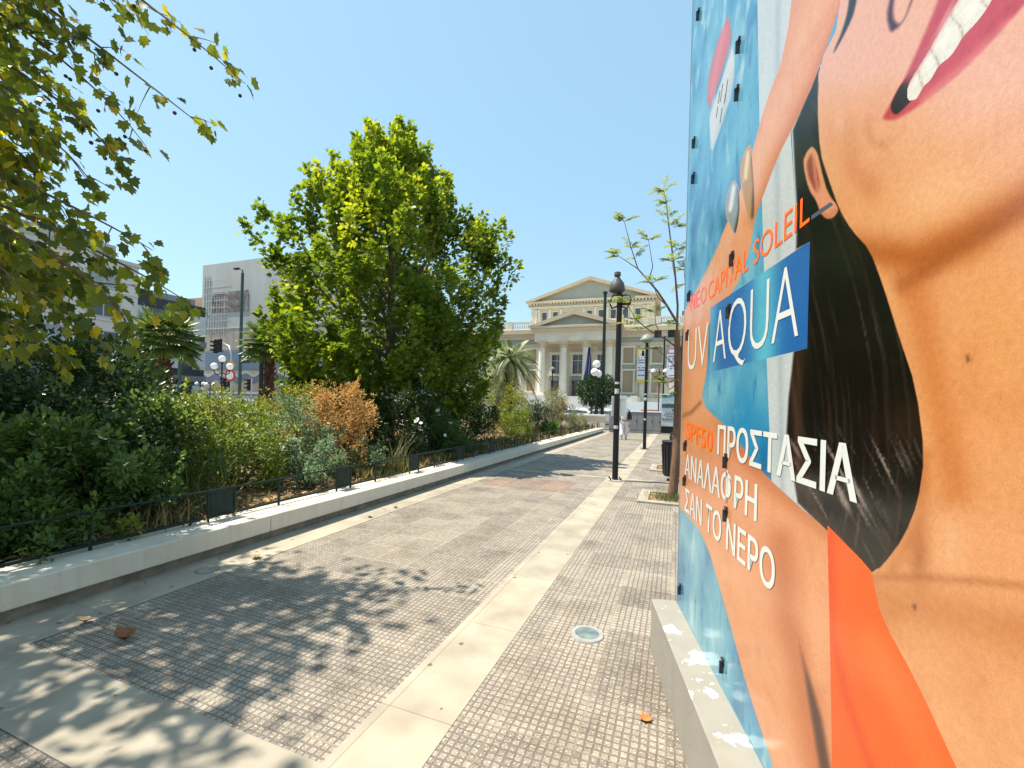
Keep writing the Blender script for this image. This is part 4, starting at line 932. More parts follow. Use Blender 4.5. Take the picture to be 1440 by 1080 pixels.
# ================================================================== VEHICLES
def carbuild(label, loc, rz, colr, kind='car', group='vehicles parked on the streets'):
    c = thing('parked_car' if kind == 'car' else 'parked_van', label, kind, loc, rz, group)
    if kind == 'car':
        prof = [(-2.1, .42), (-2.12, .72), (-1.95, .92), (-1.2, .98), (1.05, .98), (1.9, .84), (2.1, .66), (2.12, .40)]
        top = [(-1.75, .96), (-1.25, 1.40), (-.5, 1.48), (.25, 1.44), (1.05, .98)]; W = .86
    else:
        prof = [(-2.4, .42), (-2.42, 1.1), (1.9, 1.1), (2.35, .95), (2.42, .42)]
        top = [(-2.4, 1.1), (-2.35, 2.25), (.9, 2.25), (1.35, 2.1), (1.95, 1.1)]; W = .95
    arch = []
    for cx in (1.32, -1.32):
        arch.append([(cx+.36*math.cos(a), .40+.34*math.sin(a)) for a in np.linspace(0, math.pi, 7)])
    low = [(2.12 if kind == 'car' else 2.42, .28)]+[(1.68, .28)]+arch[0]+[(.96, .28), (-.96, .28)]+arch[1]+[(-1.68, .28), (-2.1, .28)]
    MB().prism((low+prof)[::-1], -W, W, 'y').build('body', colr, c, False)
    n = len(top); V = [(a, -W+.04, b) if i in (0, n-1) else (a, -W+.2, b) for i, (a, b) in enumerate(top)]+[(a, W-.04, b) if i in (0, n-1) else (a, W-.2, b) for i, (a, b) in enumerate(top)]
    MB().add(V, [tuple(range(n)), tuple(range(2*n-1, n-1, -1))]+[(i, i+1, n+i+1, n+i) for i in range(n-1)]).build('roof', colr, c)
    gl = MB(); s_ = .012
    tp = [(a*.9+(-.15 if kind == 'car' else -.05), .99+(b-.98)*.86 if kind == 'car' else 1.14+(b-1.1)*.84) for a, b in top]
    for sd in (-1, 1):
        q = [(a, sd*((W-.04 if i in (0, n-1) else W-.2)+.012), b) for i, (a, b) in enumerate(tp)]
        if kind == 'car': gl.add(q, [tuple(range(n))])
        else: gl.add([(.75, sd*(W-.07), 1.25), (1.65, sd*(W-.05), 1.25), (1.2, sd*(W-.17), 2.0), (.75, sd*(W-.17), 2.0)], [(0, 1, 2, 3)])
    a, b = top[-1], top[-2]
    gl.add([(a[0]*.97+b[0]*.03+.02, -W+.14, a[1]+.03), (a[0]*.97+b[0]*.03+.02, W-.14, a[1]+.03), (b[0]+.09, W-.3, b[1]-.06), (b[0]+.09, -W+.3, b[1]-.06)], [(0, 1, 2, 3)])
    a, b = top[0], top[1]
    gl.add([(a[0]-.0+.06, -W+.16, a[1]+.08), (a[0]+.06, W-.16, a[1]+.08), (b[0]-.06, W-.3, b[1]-.05), (b[0]-.06, -W+.3, b[1]-.05)], [(0, 1, 2, 3)])
    gl.build('window', glass_dark, c)
    for cx in (1.32, -1.32):
        for sd in (-1, 1):
            wv = thing('wheel', None, None); wv.parent = c
            wv.location = (cx, sd*(W-.12), .33)
            MB().tube([(0, -.11, 0), (0, .11, 0)], .33, 16).build('tyre', wheel_black, wv); MB().tube([(0, sd*.10, 0), (0, sd*.122, 0)], .2, 10).build('rim', grey_metal, wv)
    fx = prof[-2][0]
    for sd in (-1, 1):
        MB().b2(fx-.12, fx+.02, sd*.6-.16, sd*.6+.16, .60, .76, .02).build('headlight', M('lamp lens clear', (.6, .62, .62), .15, .03, 3), c)
        MB().b2(-2.14 if kind == 'car' else -2.44, -2.0, sd*.66-.12, sd*.66+.12, .66, .82, .02).build('tail_light', M('tail red', (.3, .02, .02), .3), c)
        MB().b2(.55, .75, sd*(W+.08)-.08, sd*(W+.08)+.08, .98, 1.1, .02).build('mirror', colr, c)
    return c
paint_w = M('car white', (.74, .74, .74), .2, .02, 2, 0, .6); paint_k = M('car black', (.02, .02, .025), .2, .1, 2, 0, .6); paint_r = M('car red', (.42, .03, .03), .25, .05, 2, 0, .6); paint_s = M('car silver', (.42, .43, .45), .25, .04, 2, 0, .6, .4)
def PP(px, z): p = flat(px, z); return (p.x, p.y, 0)
carbuild('white car parked behind the end wall left of the orange tree', PP(820, 41), R(4), paint_w)
carbuild('white car half hidden behind the orange tree trunks', PP(856, 40), R(3), M('car pearl', (.66, .66, .65), .2, .02, 2, 0, .6))
carbuild('black car with only its roof showing over the planter', PP(790, 48), R(4), paint_k)
carbuild('black car parked behind the orange tree by the steps', PP(845, 48), R(2), M('car dark grey', (.035, .035, .04), .2, .1, 2, 0, .6))
carbuild('dark red car parked between the grey cabinets and the information board', PP(917, 37), R(80), M('car maroon', (.16, .02, .025), .25, .05, 2, 0, .6))
carbuild('red van parked on the street left of the shaggy palm', PP(196, 38), R(70), paint_r, 'van')
carbuild('white car parked behind the shaggy palm trunk', PP(222, 41), R(72), M('car ivory', (.68, .67, .63), .2, .02, 2, 0, .6))
carbuild('silver car on the far street before the graffiti fence', PP(345, 40), R(-18), paint_s)
tr = carbuild('white van parked beyond the grey cabinets', PP(916, 46), R(2), M('van white', (.60, .62, .62), .3, .03, 2, 0, .5), 'van')
# ================================================================== STREET THINGS AT THE END OF THE PATH
cab_m = M('cabinet grey', (.22, .215, .22), .55, .12, 3, .03)
yb = 28.6
for i, (x0, wd_) in enumerate(((-4.05, 1.15), (-2.75, .95), (-1.78, .92))):
    c = thing('utility_cabinet', ['leftmost grey utility cabinet, half hidden behind the lamp post', 'middle grey utility cabinet behind the walking person', 'rightmost grey utility cabinet beside the second lamp post'][i], 'cabinet', (x0+wd_/2, yb+.3, 0), 0, 'grey utility cabinets')
    MB().b2(-wd_/2+.02, wd_/2-.02, -.28, .28, 0, .16).build('base', conc_grey, c)
    MB().b2(-wd_/2, wd_/2, -.3, .3, .162, 1.32, .01).build('casing', cab_m, c)
    MB().b2(-wd_/2-.03, wd_/2+.03, -.34, .34, 1.322, 1.4, .01).build('lid', M('cabinet lid', (.58, .58, .57), .5, .05, 3), c)
    for q in (0, 1):
        xx = -wd_/2+.03+q*(wd_/2-.02); dd = MB().b2(xx, xx+wd_/2-.05, -.318, -.302, .22, 1.27, .004).build('door', cab_m, c)
        MB().b2(xx+wd_/2-.11, xx+wd_/2-.08, -.335, -.319, .7, .84).build('handle', black_metal, dd)
ib = thing('information_board', 'large white information board with a blue picture behind the young tree', 'sign', (-.2, 29.9, 0), R(2))
MB().b2(-.8, .95, 0, .1, .45, 2.55, .01).build('board', M('board white', (.55, .585, .585), .5, .04, 2), ib)
pic = MB().b2(-.68, .83, -.014, -.001, 1.62, 2.47).build('picture', M('picture sky', (.24, .42, .50), .5, .25, 2.2), ib)
MB().b2(-.66, .8, -.026, -.015, 1.66, 1.9).build('picture_band', M('picture dark', (.06, .08, .09), .5, .6, 7), pic)
MB().b2(-.6, .7, -.025, -.015, 1.94, 2.1).build('picture_band', M('picture pale', (.40, .44, .42), .5, .4, 9), pic)
ls = MB()
for i, (wd_, zz) in enumerate(((.1, 1.45), (.5, 1.3), (.62, 1.18), (.42, 1.06), (.7, .92), (.66, .84))): 
    n_ = max(1, int(wd_*10))
    for q in range(n_): ls.b2(-wd_+q*2*wd_/n_+.06, -wd_+(q+.75)*2*wd_/n_+.06, -.012, -.001, zz, zz+(.05 if i else .12))
ls.build('print', M('board print', (.10, .11, .12), .6), ib)
MB().b2(-.7, .85, -.05, .15, .0, .448).build('plinth', black_metal, ib)
def bin_(loc, label):
    b = thing('litter_bin', label, 'bin', loc, 0, 'dark litter bins beside the path')
    MB().lathe([(.19, .1), (.21, .14), (.235, .8), (.245, .84)], (0, 0, 0), 18).build('shell', M('bin black', (.016, .016, .017), .5, .3, 22, .3), b)
    sl_ = MB()
    for k in range(18):
        a = 2*math.pi*k/18; sl_.tube([(.205*math.cos(a), .205*math.sin(a), .14), (.247*math.cos(a), .247*math.sin(a), .8)], .014, 4)
    sl_.build('slat', M('bin slat', (.03, .03, .032), .45, .3, 22), b)
    MB().lathe([(.25, .842), (.262, .87), (.23, .89)], (0, 0, 0), 18).build('rim', black_metal, b)
    MB().b2(-.03, .03, -.03, .03, 0, .1).b2(-.12, .12, -.12, .12, 0, .02).build('foot', black_metal, b)
bin_((-.03, 10.35, 0), 'nearer slatted black litter bin just behind the young tree trunk')
bin_((.1, 13.6, 0), 'farther slatted black litter bin beyond the bench')
bn = thing('bench', 'dark wooden bench seen end-on beside the litter bins', 'bench', (.0, 12.4, 0), R(90))
wd = M('bench wood', (.055, .035, .028), .6, .3, 9)
for i in range(3): MB().b2(-.85, .85, -.18-.13*i, -.07-.13*i, .42, .455, .004).build('seat_slat', wd, bn)
for i in range(3): MB().box((0, .0+.04*i, .55+.13*i), (1.7, .03, .11), 0, .004).build('back_slat', wd, bn)
for s_ in (-.7, .7):
    MB().tube([(s_, -.42, 0), (s_, -.40, .40), (s_, -.02, .40), (s_, .1, .9)], .022, 6).build('side_frame', black_metal, bn); MB().tube([(s_, -.02, .40), (s_, .06, 0)], .022, 6).build('rear_leg', black_metal, bn)
# ground details
gl = thing('ground_light', 'round recessed uplight with a metal ring set in the paving', 'light', (-.545, 3.05, 0))
prof = [(.080, .007), (.084, .012), (.112, .010), (.118, .001)]
MB().lathe(prof, (0, 0, 0), 32).build('ring', M('worn ring metal', (.27, .265, .25), .6, .2, 12, .1, .3), gl, True)
MB().lathe([(.02, .0125), (.05, .0122), (.0815, .0118), (.082, .009)], (0, 0, 0), 28).build('lens', M('uplight glass', (.13, .16, .155), .3, .5, 9, 0, .4), gl, True)
mh_ = thing('drain_cover', 'small round drain cover in the pale strip beside the low wall', 'drain cover', (-4.0, 2.76, .0035))
MB().lathe([(.088, 0), (.086, .004), (.076, .005)], (0, 0, 0), 24).build('lid', M('drain lid', (.27, .235, .18), .8, .2, 12), mh_); MB().lathe([(.0895, 0), (.096, .002), (.097, 0)], (0, 0, 0), 24).build('ring', M('drain ring', (.16, .15, .13), .8, .2, 12), mh_)
for nm, (x0, x1, y0, y1), lab in (('tree_pit', (-.58, .75, 7.62, 8.75), 'pale stone bordered tree pit with grass around the young tree'), ('tree_pit', (-.6, .7, 11.6, 12.9), 'farther pale stone bordered tree pit with dry grass by the bench')):
    t = thing(nm, lab, 'tree pit', ((x0+x1)/2, (y0+y1)/2, 0)); hx, hy = (x1-x0)/2, (y1-y0)/2; b = .17
    MB().b2(-hx, hx, -hy, -hy+b, -.02, .035, .004).b2(-hx, hx, hy-b, hy, -.02, .035, .004).b2(-hx, -hx+b, -hy+b, hy-b, -.02, .035, .004).b2(hx-b, hx, -hy+b, hy-b, -.02, .035, .004).build('border', slab, t)
    MB().b2(-hx+b, hx-b, -hy+b, hy-b, -.02, .012).build('earth', soil, t)
# ================================================================== PERSON
def skinned(name, pts, edges, radii, mat, parent, sub=2):
    me = bpy.data.meshes.new(name); me.from_pydata(pts, edges, []); me.materials.append(mat); o = link(name, me, None, parent)
    m = o.modifiers.new('skin', 'SKIN'); m.use_smooth_shade = True
    for i, v in enumerate(me.skin_vertices[0].data):
        r = radii[i]; v.radius = r if hasattr(r, '__len__') else (r, r); v.use_root = (i == 0)
    s_ = o.modifiers.new('sub', 'SUBSURF'); s_.levels = sub; s_.render_levels = sub
    return o
skin_m = M('skin tone', (.42, .25, .17), .6, .08, 9)
pe = thing('person', 'person in white trousers with a black shoulder bag walking away along the path', 'person', (-2.42, 22.3, 0), R(8))
Z = [(0, 0, .96), (0, -.01, 1.12), (0, 0, 1.32), (0, .01, 1.46), (0, .02, 1.54), (0, .03, 1.66), (0, .03, 1.75),
     (.09, 0, .90), (.11, .10, .52), (.11, .06, .09), (.12, .17, .04),
     (-.09, 0, .90), (-.10, -.06, .52), (-.10, -.22, .12), (-.11, -.12, .05),
     (.18, 0, 1.42), (.25, -.04, 1.15), (.25, .06, .93), (.25, .09, .86), (-.18, 0, 1.42), (-.25, .05, 1.15), (-.24, .16, .94), (-.24, .19, .87)]
E = [(0, 1), (1, 2), (2, 3), (3, 4), (4, 5), (5, 6), (0, 7), (7, 8), (8, 9), (9, 10), (0, 11), (11, 12), (12, 13), (13, 14), (3, 15), (15, 16), (16, 17), (17, 18), (3, 19), (19, 20), (20, 21), (21, 22)]
RR = [(.15, .11), (.13, .10), (.16, .11), (.09, .08), (.055, .055), (.085, .095), (.07, .075), .085, .06, .04, .035, .085, .06, .04, .035, .06, .045, .034, .03, .06, .045, .034, .03]
skinned('body', Z, E, RR, skin_m, pe)
skinned('trousers', [(0, 0, .98), (.095, 0, .86), (.115, .10, .50), (.115, .06, .12), (-.095, 0, .86), (-.105, -.06, .50), (-.105, -.21, .15)], [(0, 1), (1, 2), (2, 3), (0, 4), (4, 5), (5, 6)], [(.175, .135), .125, .105, .10, .125, .105, .10], M('white trousers', (.64, .61, .62), .8, .06, 5, .1), pe)
skinned('shirt', [(0, 0, .95), (0, -.01, 1.12), (0, 0, 1.33), (0, .01, 1.46), (.19, 0, 1.42), (.25, -.03, 1.2), (-.19, 0, 1.42), (-.25, .04, 1.2)], [(0, 1), (1, 2), (2, 3), (3, 4), (4, 5), (3, 6), (6, 7)], [(.18, .14), (.165, .13), (.185, .135), (.10, .09), .085, .07, .085, .07], M('pale shirt', (.60, .60, .58), .8, .06, 5, .1), pe)
skinned('hair', [(0, .015, 1.72), (0, .0, 1.66), (0, -.01, 1.58)], [(0, 1), (1, 2)], [(.092, .105), (.095, .09), (.07, .06)], M('dark hair', (.02, .015, .012), .5, .3, 40), pe)
for s_ in (-1, 1):
    yy = (.15 if s_ > 0 else -.13); MB().box((s_*.11+.005*s_, yy-.03, .05), (.09, .25, .08), 0, .03).build('shoe', M('shoe tan', (.30, .24, .17), .7), pe, True)
bg_ = thing('shoulder_bag', 'black shoulder bag hanging at the side of the walking person', 'bag', (-2.42, 22.3, 0), R(8))
MB().prism([(.18, 1.02), (.37, 1.0), (.36, 1.24), (.24, 1.50), (.17, 1.3)], -.12, .1, 'y').build('bag_body', M('black leather', (.015, .015, .016), .5, .3, 9), bg_)
MB().tube([(.22, -.02, 1.45), (.16, -.08, 1.53), (.14, .06, 1.52), (.24, .05, 1.42)], .012, 5).build('strap', M('black leather', (.015, .015, .016)), bg_)
# ================================================================== TREES
SUNV = np.array([SX*math.cos(EL), SY*math.cos(EL), math.sin(EL)])[None]
lm_tree = leafmat('plane tree leaf', (.055, .100, .014), (.145, .210, .026), (.34, .375, .045), .42, .45)
lm_near = leafmat('near plane leaf', (.065, .095, .018), (.185, .215, .030), (.46, .38, .045), .60, .42)
def foliage_points(cl, per, rad, upbias):
    """leaf positions round clump centres: cl (n,3) -> (n*per,3) plus outward directions"""
    n = len(cl); o = unit(n*per)*(rng.random((n*per, 1))**.5)*rad
    return np.repeat(cl, per, 0)+o, o
# ---- the big plane tree in the planter
def crown_tree():
    b0 = flat(545, 13.0); X0, Y0 = b0.x, b0.y
    t = thing('plane_tree', 'big bright green plane tree with a spiky pointed crown in the planter', 'tree', (X0, Y0, .26))
    H = [(.7, 1.7), (1.5, 2.5), (2.7, 3.05), (3.7, 3.35), (4.8, 3.35), (5.7, 3.05), (6.6, 2.45), (7.6, 1.65), (8.5, .80), (9.5, .15)]
    hz = np.array([a for a, b in H]); hr = np.array([b for a, b in H])
    shoots = []
    while len(shoots) < 600:
        z = rng.uniform(.7, 8.9)
        if rng.random() > np.interp(z, hz, hr)/3.4+.25: continue
        Rm = np.interp(z, hz, hr); a = rng.uniform(0, 2*math.pi)
        lob = 1+.10*math.sin(3*a+1.0)+.08*math.sin(5*a+z*1.1)
        r = Rm*lob*(rng.random()**.42)*(.93 if math.cos(a-YAW) < 0 else .95)
        shoots.append((r*math.cos(a), r*math.sin(a), z-.3, a, r/Rm))
    for k in range(130):               # the skirt of the crown, down to the shrubs
        a = rng.uniform(0, 2*math.pi); z = rng.uniform(.5, 3.2); r = np.interp(z, hz, hr)*(.35+.65*rng.random()**.6)
        shoots.append((r*math.cos(a), r*math.sin(a), z-.3, a, .8))
    tips = []
    for dx, dy, z in ((.25, .1, 8.85), (-.25, .2, 8.3), (.75, 0, 8.0), (-1.0, .3, 7.6), (-1.65, .0, 7.2), (-.6, -.5, 8.0), (2.6, .4, 6.3), (2.75, .2, 5.8), (2.45, .0, 5.9), (1.2, .2, 7.0),  (.1, 0, 9.1), (-.05, .1, 8.6), (-1.25, .2, 7.5)):
        q = cR0*dx+Vector((-math.sin(YAW), math.cos(YAW), 0))*dy
        for k in range(3): tips.append((q.x+rng.normal()*.10, q.y+rng.normal()*.10, z-.3*k, math.atan2(q.y, q.x), .5))
    pos = []; dr = []; upv = []
    lb = MB(); nl = 0
    cnt = []
    for (x, y, z, a, rel) in shoots+tips*2:
        out = np.array([math.cos(a)*.55*rel, math.sin(a)*.55*rel, 1.0 if z > 3 else .55+.15*z]); out /= np.linalg.norm(out)
        L_ = rng.uniform(.5, 1.0); n = rng.integers(66, 96); cnt.append(n)
        tt = rng.random(n)**.8; ax = np.array([x, y, z])[None]+out[None]*tt[:, None]*L_
        off = unit(n)*rng.uniform(.05, .36, (n, 1))*(1.15-.8*tt[:, None])
        pos.append(ax+off); d_ = off+out[None]*.12+np.array([0, 0, -.06])[None]; dr.append(d_)
        upv.append(SUNV*1.1+unit(n)*.65+off*1.2)
    pos = np.concatenate(pos); dr = np.concatenate(dr); upv = np.concatenate(upv)
    n = len(pos); tint = .42+.20*rng.normal(size=n)+.10*(pos[:, 2]-5)/4+.14*np.sin(pos[:, 0]*1.7+pos[:, 2]*1.1)*np.sin(pos[:, 1]*1.9)
    leaves('crown', LOBED, pos, dr, upv, rng.uniform(.085, .155, n), tint+np.repeat(rng.normal(size=len(cnt))*.13, cnt), lm_tree, t)
    tb = MB().tube([(0, 0, -.05), (.03, 0, .7), (0, .05, 2), (.05, 0, 4), (0, 0, 6.2), (.05, 0, 8.6)], [.22, .19, .16, .12, .07, .02], 10)
    tb.build('trunk', bark, t, True)
    for i in range(26):
        a = i*2.4; z0 = 1.2+i*.2; z1 = min(z0+2.6, 9.0); r_ = np.interp(z1, hz, hr)*.78
        lb.tube([(0, 0, z0), (.4*r_*math.cos(a), .4*r_*math.sin(a), z0+.7), (.8*r_*math.cos(a), .8*r_*math.sin(a), z0+1.7), (r_*math.cos(a), r_*math.sin(a), z1+.2)], [.06, .045, .03, .012], 6)
    lb.build('limbs', bark, t, True)
crown_tree()
# ---- the near plane tree, trunk out of the frame on the left
def near_tree():
    TX, TY = -8.3, 1.3
    t = thing('plane_tree', 'near plane tree with drooping yellowing leaves overhanging from the upper left', 'tree', (TX, TY, .26))
    W = lambda px, py, z: np.array(at(px, py, z))-np.array((TX, TY, .26))
    br = []
    A = [((-260, -330, 5.2), (120, -60, 4.9), (345, 118, 5.0)), ((-240, -220, 5.0), (80, 20, 4.7), (290, 182, 4.9)), ((-240, -120, 5.2), (30, 40, 4.9), (205, 205, 5.0)),
         ((-220, -40, 4.8), (40, 110, 4.6), (182, 246, 4.6)), ((-200, 60, 5.0), (20, 160, 4.8), (130, 262, 4.8)), ((-200, 150, 4.6), (60, 270, 4.5), (215, 352, 4.5)),
         ((-220, 190, 4.8), (90, 330, 4.6), (268, 428, 4.7)), ((-180, 240, 4.6), (60, 350, 4.4), (180, 455, 4.4)), ((-180, 300, 4.9), (40, 400, 4.7), (140, 480, 4.6)), ((-170, 360, 5.2), (0, 450, 5.0), (95, 505, 5.0)),
         ((-260, -400, 5.6), (40, -120, 5.2), (240, 28, 5.3)), ((-240, -300, 5.4), (-10, -60, 5.0), (150, 90, 5.1)), ((-200, -200, 5.6), (-20, 20, 5.3), (105, 140, 5.4)),
         ((-200, 0, 5.6), (-20, 140, 5.3), (70, 215, 5.4)), ((-200, 120, 5.6), (-10, 230, 5.3), (90, 330, 5.4)), ((-200, 200, 5.8), (0, 320, 5.5), (120, 400, 5.6)), ((-150, 300, 5.0), (50, 380, 5.0), (205, 400, 5.2)),
         ((-200, -100, 4.7), (-40, 60, 4.6), (50, 180, 4.6)), ((-200, 250, 4.4), (-60, 330, 4.3), (60, 430, 4.3)), ((-150, 150, 5.4), (20, 210, 5.2), (60, 290, 5.2)),
         ((-200, -350, 5.0), (20, -150, 5.0), (170, 20, 5.0)), ((-200, 380, 4.7), (-40, 430, 4.6), (60, 480, 4.6))]
    lb = MB(); pos = []; dr = []; upv = []; balls = []
    def leafy(p, dirv, n, spread, back=.0):
        o = unit(n)*rng.uniform(.02, spread, (n, 1)); pos.append(p[None]+o)
        d_ = o*1.2+dirv[None]*.14+np.array([0, 0, -.10])[None]; dr.append(d_)
        upv.append(SUNV+unit(n)*.9)
    R_ = np.array(cR); 
    for bi, (a, b, c) in enumerate(A):
        a, b, c = [W(q_[0], q_[1], q_[2]*.84) for q_ in (a, b, c)]; P = []
        for q in np.linspace(0, 1, 14): P.append(a*(1-q)**2+2*b*q*(1-q)+c*q*q)
        # b is meant to be on the curve
        b2 = 2*b-.5*(a+c); P = [a*(1-q)**2+2*b2*q*(1-q)+c*q*q for q in np.linspace(0, 1, 14)]
        lb.tube([tuple(p) for p in P], list(np.linspace(.022, .003, 14)), 5)
        for i in range(2, 14):
            q = i/13; d_ = P[min(i+1, 13)]-P[i-1]; d_ = d_/np.linalg.norm(d_)
            leafy(P[i], d_, int(2.2+2*(1-q)), .12)
            if i % 2 == 0 or q < .6:
                for s_ in range(1 if q > .6 else 2):
                    sd = unit(1)[0]*.8+d_*.9+np.array([0, 0, -.25]); sd /= np.linalg.norm(sd); L_ = rng.uniform(.22, .55)*(1.15-.6*q)
                    tw = [P[i]+sd*L_*u_+np.array([0, 0, -.14])*u_*u_*L_ for u_ in (0, .35, .7, 1)]
                    lb.tube([tuple(p) for p in tw], [.006, .005, .003, .002], 4)
                    for u_ in (1, 2, 3): leafy(tw[u_], sd, int(rng.integers(1, 4)), .11)
            if bi in (0, 1, 2, 3, 11) and i > 6 and rng.random() < .55: balls.append(P[i]+np.array([rng.normal()*.05, rng.normal()*.05, -.08-rng.random()*.06]))
    # the body of the crown (mostly out of the frame, it casts the dappled shade)
    n_sh = 300; k = 0
    while k < n_sh+60:
        z = rng.uniform(2.6, 9.0); Rm = 3.9*math.sin(math.pi*np.clip((z-1.4)/8.4, .02, .98))**.6; a = rng.uniform(0, 2*math.pi); r = Rm*rng.random()**.45
        x, y = r*math.cos(a), r*math.sin(a)
        wx_, wy_ = TX+x, TY+y; zc_ = -math.sin(YAW)*wx_+math.cos(YAW)*wy_; xc_ = math.cos(YAW)*wx_+math.sin(YAW)*wy_
        if zc_ > .3 and xc_/zc_ > -1.14: continue
        if wx_+.5*z > -1.8-1.0*rng.random() or (wy_+.1*z > 3.1 and wx_+.5*z > -5.0): continue
        k += 1
        leafy(np.array([x, y, z-.26]), np.array([math.cos(a), math.sin(a), -.2]), 24, .45)
    k = 0
    while k < 300:                     # unseen leaf clumps added left of the frame to shade the planter
        o_ = unit(1)[0]*3.4*rng.random()**.4; wx_, wy_, z = -11.8+o_[0], 3.6+o_[1], 5.6+o_[2]*.8
        zc_ = -math.sin(YAW)*wx_+math.cos(YAW)*wy_; xc_ = math.cos(YAW)*wx_+math.sin(YAW)*wy_
        if xc_/zc_ > -1.2: continue
        k += 1; leafy(np.array([wx_-TX, wy_-TY, z-.26]), np.array([-.3, .2, -.3]), 18, .5)
    for k in range(210):  # out-of-frame leaf clumps added to drop dappled shade on the paving
        z = rng.uniform(3.6, 7.0); gx, gy = rng.uniform(-4.3, -2.0), rng.uniform(.4, 2.9); wx_, wy_ = gx-.5*z, gy-.1*z
        if gx > -2.6 and rng.random() < .6: continue
        zc_ = -math.sin(YAW)*wx_+math.cos(YAW)*wy_; xc_ = math.cos(YAW)*wx_+math.sin(YAW)*wy_
        if zc_ > .3 and xc_/zc_ > -1.12: continue
        leafy(np.array([wx_-TX, wy_-TY, z-.26]), np.array([.5, 0, -.3]), 15, .33)
    pos_ = np.concatenate(pos); n = len(pos_); tint = .34+.23*rng.normal(size=n); tint[rng.random(n) < .07] = 1.0
    leaves('crown', LOBED, pos_, np.concatenate(dr), np.concatenate(upv), rng.uniform(.075, .135, n), tint, lm_near, t)
    MB().tube([(0, 0, -.05), (.05, 0, 1.0), (.0, .1, 2.4), (.1, .1, 4.5), (.1, 0, 7.5)], [.24, .21, .18, .14, .05], 12).build('trunk', bark, t, True)
    for i in range(16):
        a = i*2.4; z0 = 2.2+.3*i; r_ = 2.9 if i % 3 else 2.0
        if math.cos(a) > -.1: r_ = .8
        lb.tube([(.05, .05, z0), (.4*r_*math.cos(a), .4*r_*math.sin(a), z0+.7), (r_*math.cos(a), r_*math.sin(a), z0+1.0)], [.07, .04, .012], 6)
    lb.build('limbs', bark, t, True)
    b0 = MB().ball((0, 0, 0), .017, 7, 5).build('seed_ball', M('seed ball', (.06, .03, .025), .9, .3, 60, .4), t)
    for i, p in enumerate(balls[:40]):
        o = b0 if i == 0 else b0.copy()
        if i: COL.objects.link(o); o.parent = t
        o.location = p
near_tree()
# ---- shrubs
def shrub(label, px, X, h, rad, n, size, mat, tpl=OVAL, cat='shrub', name='shrub', z0=.26, group=None, flat_top=.0, fl=None, loose=.25, Yo=None, low=.05):
    r = (px-720)/FPX; dx = math.cos(YAW)*r-math.sin(YAW); dy = math.sin(YAW)*r+math.cos(YAW)
    s_ = X/dx; Y = s_*dy
    t = thing(name, label, cat, (X, Y, z0), rng.uniform(0, 6), group)
    n = int(n*1.7); rad *= 1.06; h = h-z0; nc = max(10, int(26*rad/.6)); cl = []
    while len(cl) < nc:
        z = rng.uniform(low, .95)*h; e = math.sin(math.pi*min(max((z/h)*.72+.2, 0), 1))**.7; a = rng.uniform(0, 6.28); q = rad*e*(rng.random()**.45)*(1+.22*math.sin(3*a+px))
        cl.append((q*math.cos(a), q*math.sin(a), z))
    cl = np.array(cl); m = n//nc+1; cr_ = rad*loose*rng.uniform(.7, 1.4, nc)
    o = unit(nc*m)*(rng.random((nc*m, 1))**.4)*np.repeat(cr_, m)[:, None]
    o[:, 2] *= 1.15
    pos = np.repeat(cl, m, 0)+o; pos[:, 2] = np.maximum(pos[:, 2], .02)
    ns = int(nc*.8); sm = max(6, int(.16*n/ns)); sc_ = cl[rng.integers(0, nc, ns)]*np.array([1.08, 1.08, .98]); sd = unit(ns)*.45+np.array([0, 0, 1.])+sc_*np.array([.5, .5, 0])/rad; sl_ = rng.uniform(.2, .55, ns)*min(rad, .8)*1.1; q = rng.random((ns, sm, 1)); so = (sc_[:, None]+sd[:, None]*sl_[:, None, None]*q+rng.normal(size=(ns, sm, 3))*.035*(1+size*8)*(1.2-q)).reshape(-1, 3); pos = np.concatenate([pos, so]); o = np.concatenate([o, unit(len(so))*.3+np.array([0, 0, .2])]); cid = np.concatenate([np.repeat(np.arange(nc), m), rng.integers(0, nc, len(so))])
    d_ = o/np.maximum(np.linalg.norm(o, axis=1, keepdims=True), .01)+unit(len(pos))*.6+np.array([0, 0, .25]); k = len(pos)
    tint = .45+.18*rng.normal(size=k)+.5*(rng.random(nc)[cid]-.5)+.15*(pos[:, 2]/h-.5)
    leaves('foliage', tpl, pos, d_, SUNV+unit(k)*.75, rng.uniform(.65, 1.25, k)*size, tint, mat, t)
    sb = MB()
    for c in cl[::2]:
        sb.tube([(c[0]*.08, c[1]*.08, -.02), (c[0]*.5, c[1]*.5, c[2]*.5), tuple(c)], [.014*rad/.5, .009, .004], 5)
    sb.build('stems', bark, t)
    if fl:
        fm, fn, fs = fl; o0 = None
        top = pos[rng.choice(k, fn*4)]; key = top[:, 2]+np.hypot(top[:, 0], top[:, 1]); top = top[np.argsort(-key)[:fn]]
        for p in top:
            if o0 is None:
                f_ = MB()
                for q in range(6):
                    a = q*1.047+.3; c_, s2 = math.cos(a), math.sin(a)
                    f_.add([(0, 0, 0), (fs*(.9*c_-.45*s2), fs*(.9*s2+.45*c_), fs*.25), (fs*1.25*c_, fs*1.25*s2, fs*.42), (fs*(.9*c_+.45*s2), fs*(.9*s2-.45*c_), fs*.25)], [(0, 1, 2, 3)])
                o0 = f_.build('flower', fm, t); o = o0
            else: o = o0.copy(); COL.objects.link(o); o.parent = t
            o.location = p*1.03; o.rotation_euler = (rng.uniform(-.9, .9), rng.uniform(-.9, .9), rng.uniform(0, 6)); o.scale = (rng.uniform(.7, 1.2),)*3
    return t
lf_dark = leafmat('dark evergreen leaf', (0.014, 0.030, 0.009), (0.030, 0.060, 0.016), (0.063, 0.101, 0.025), 0.2, .35)
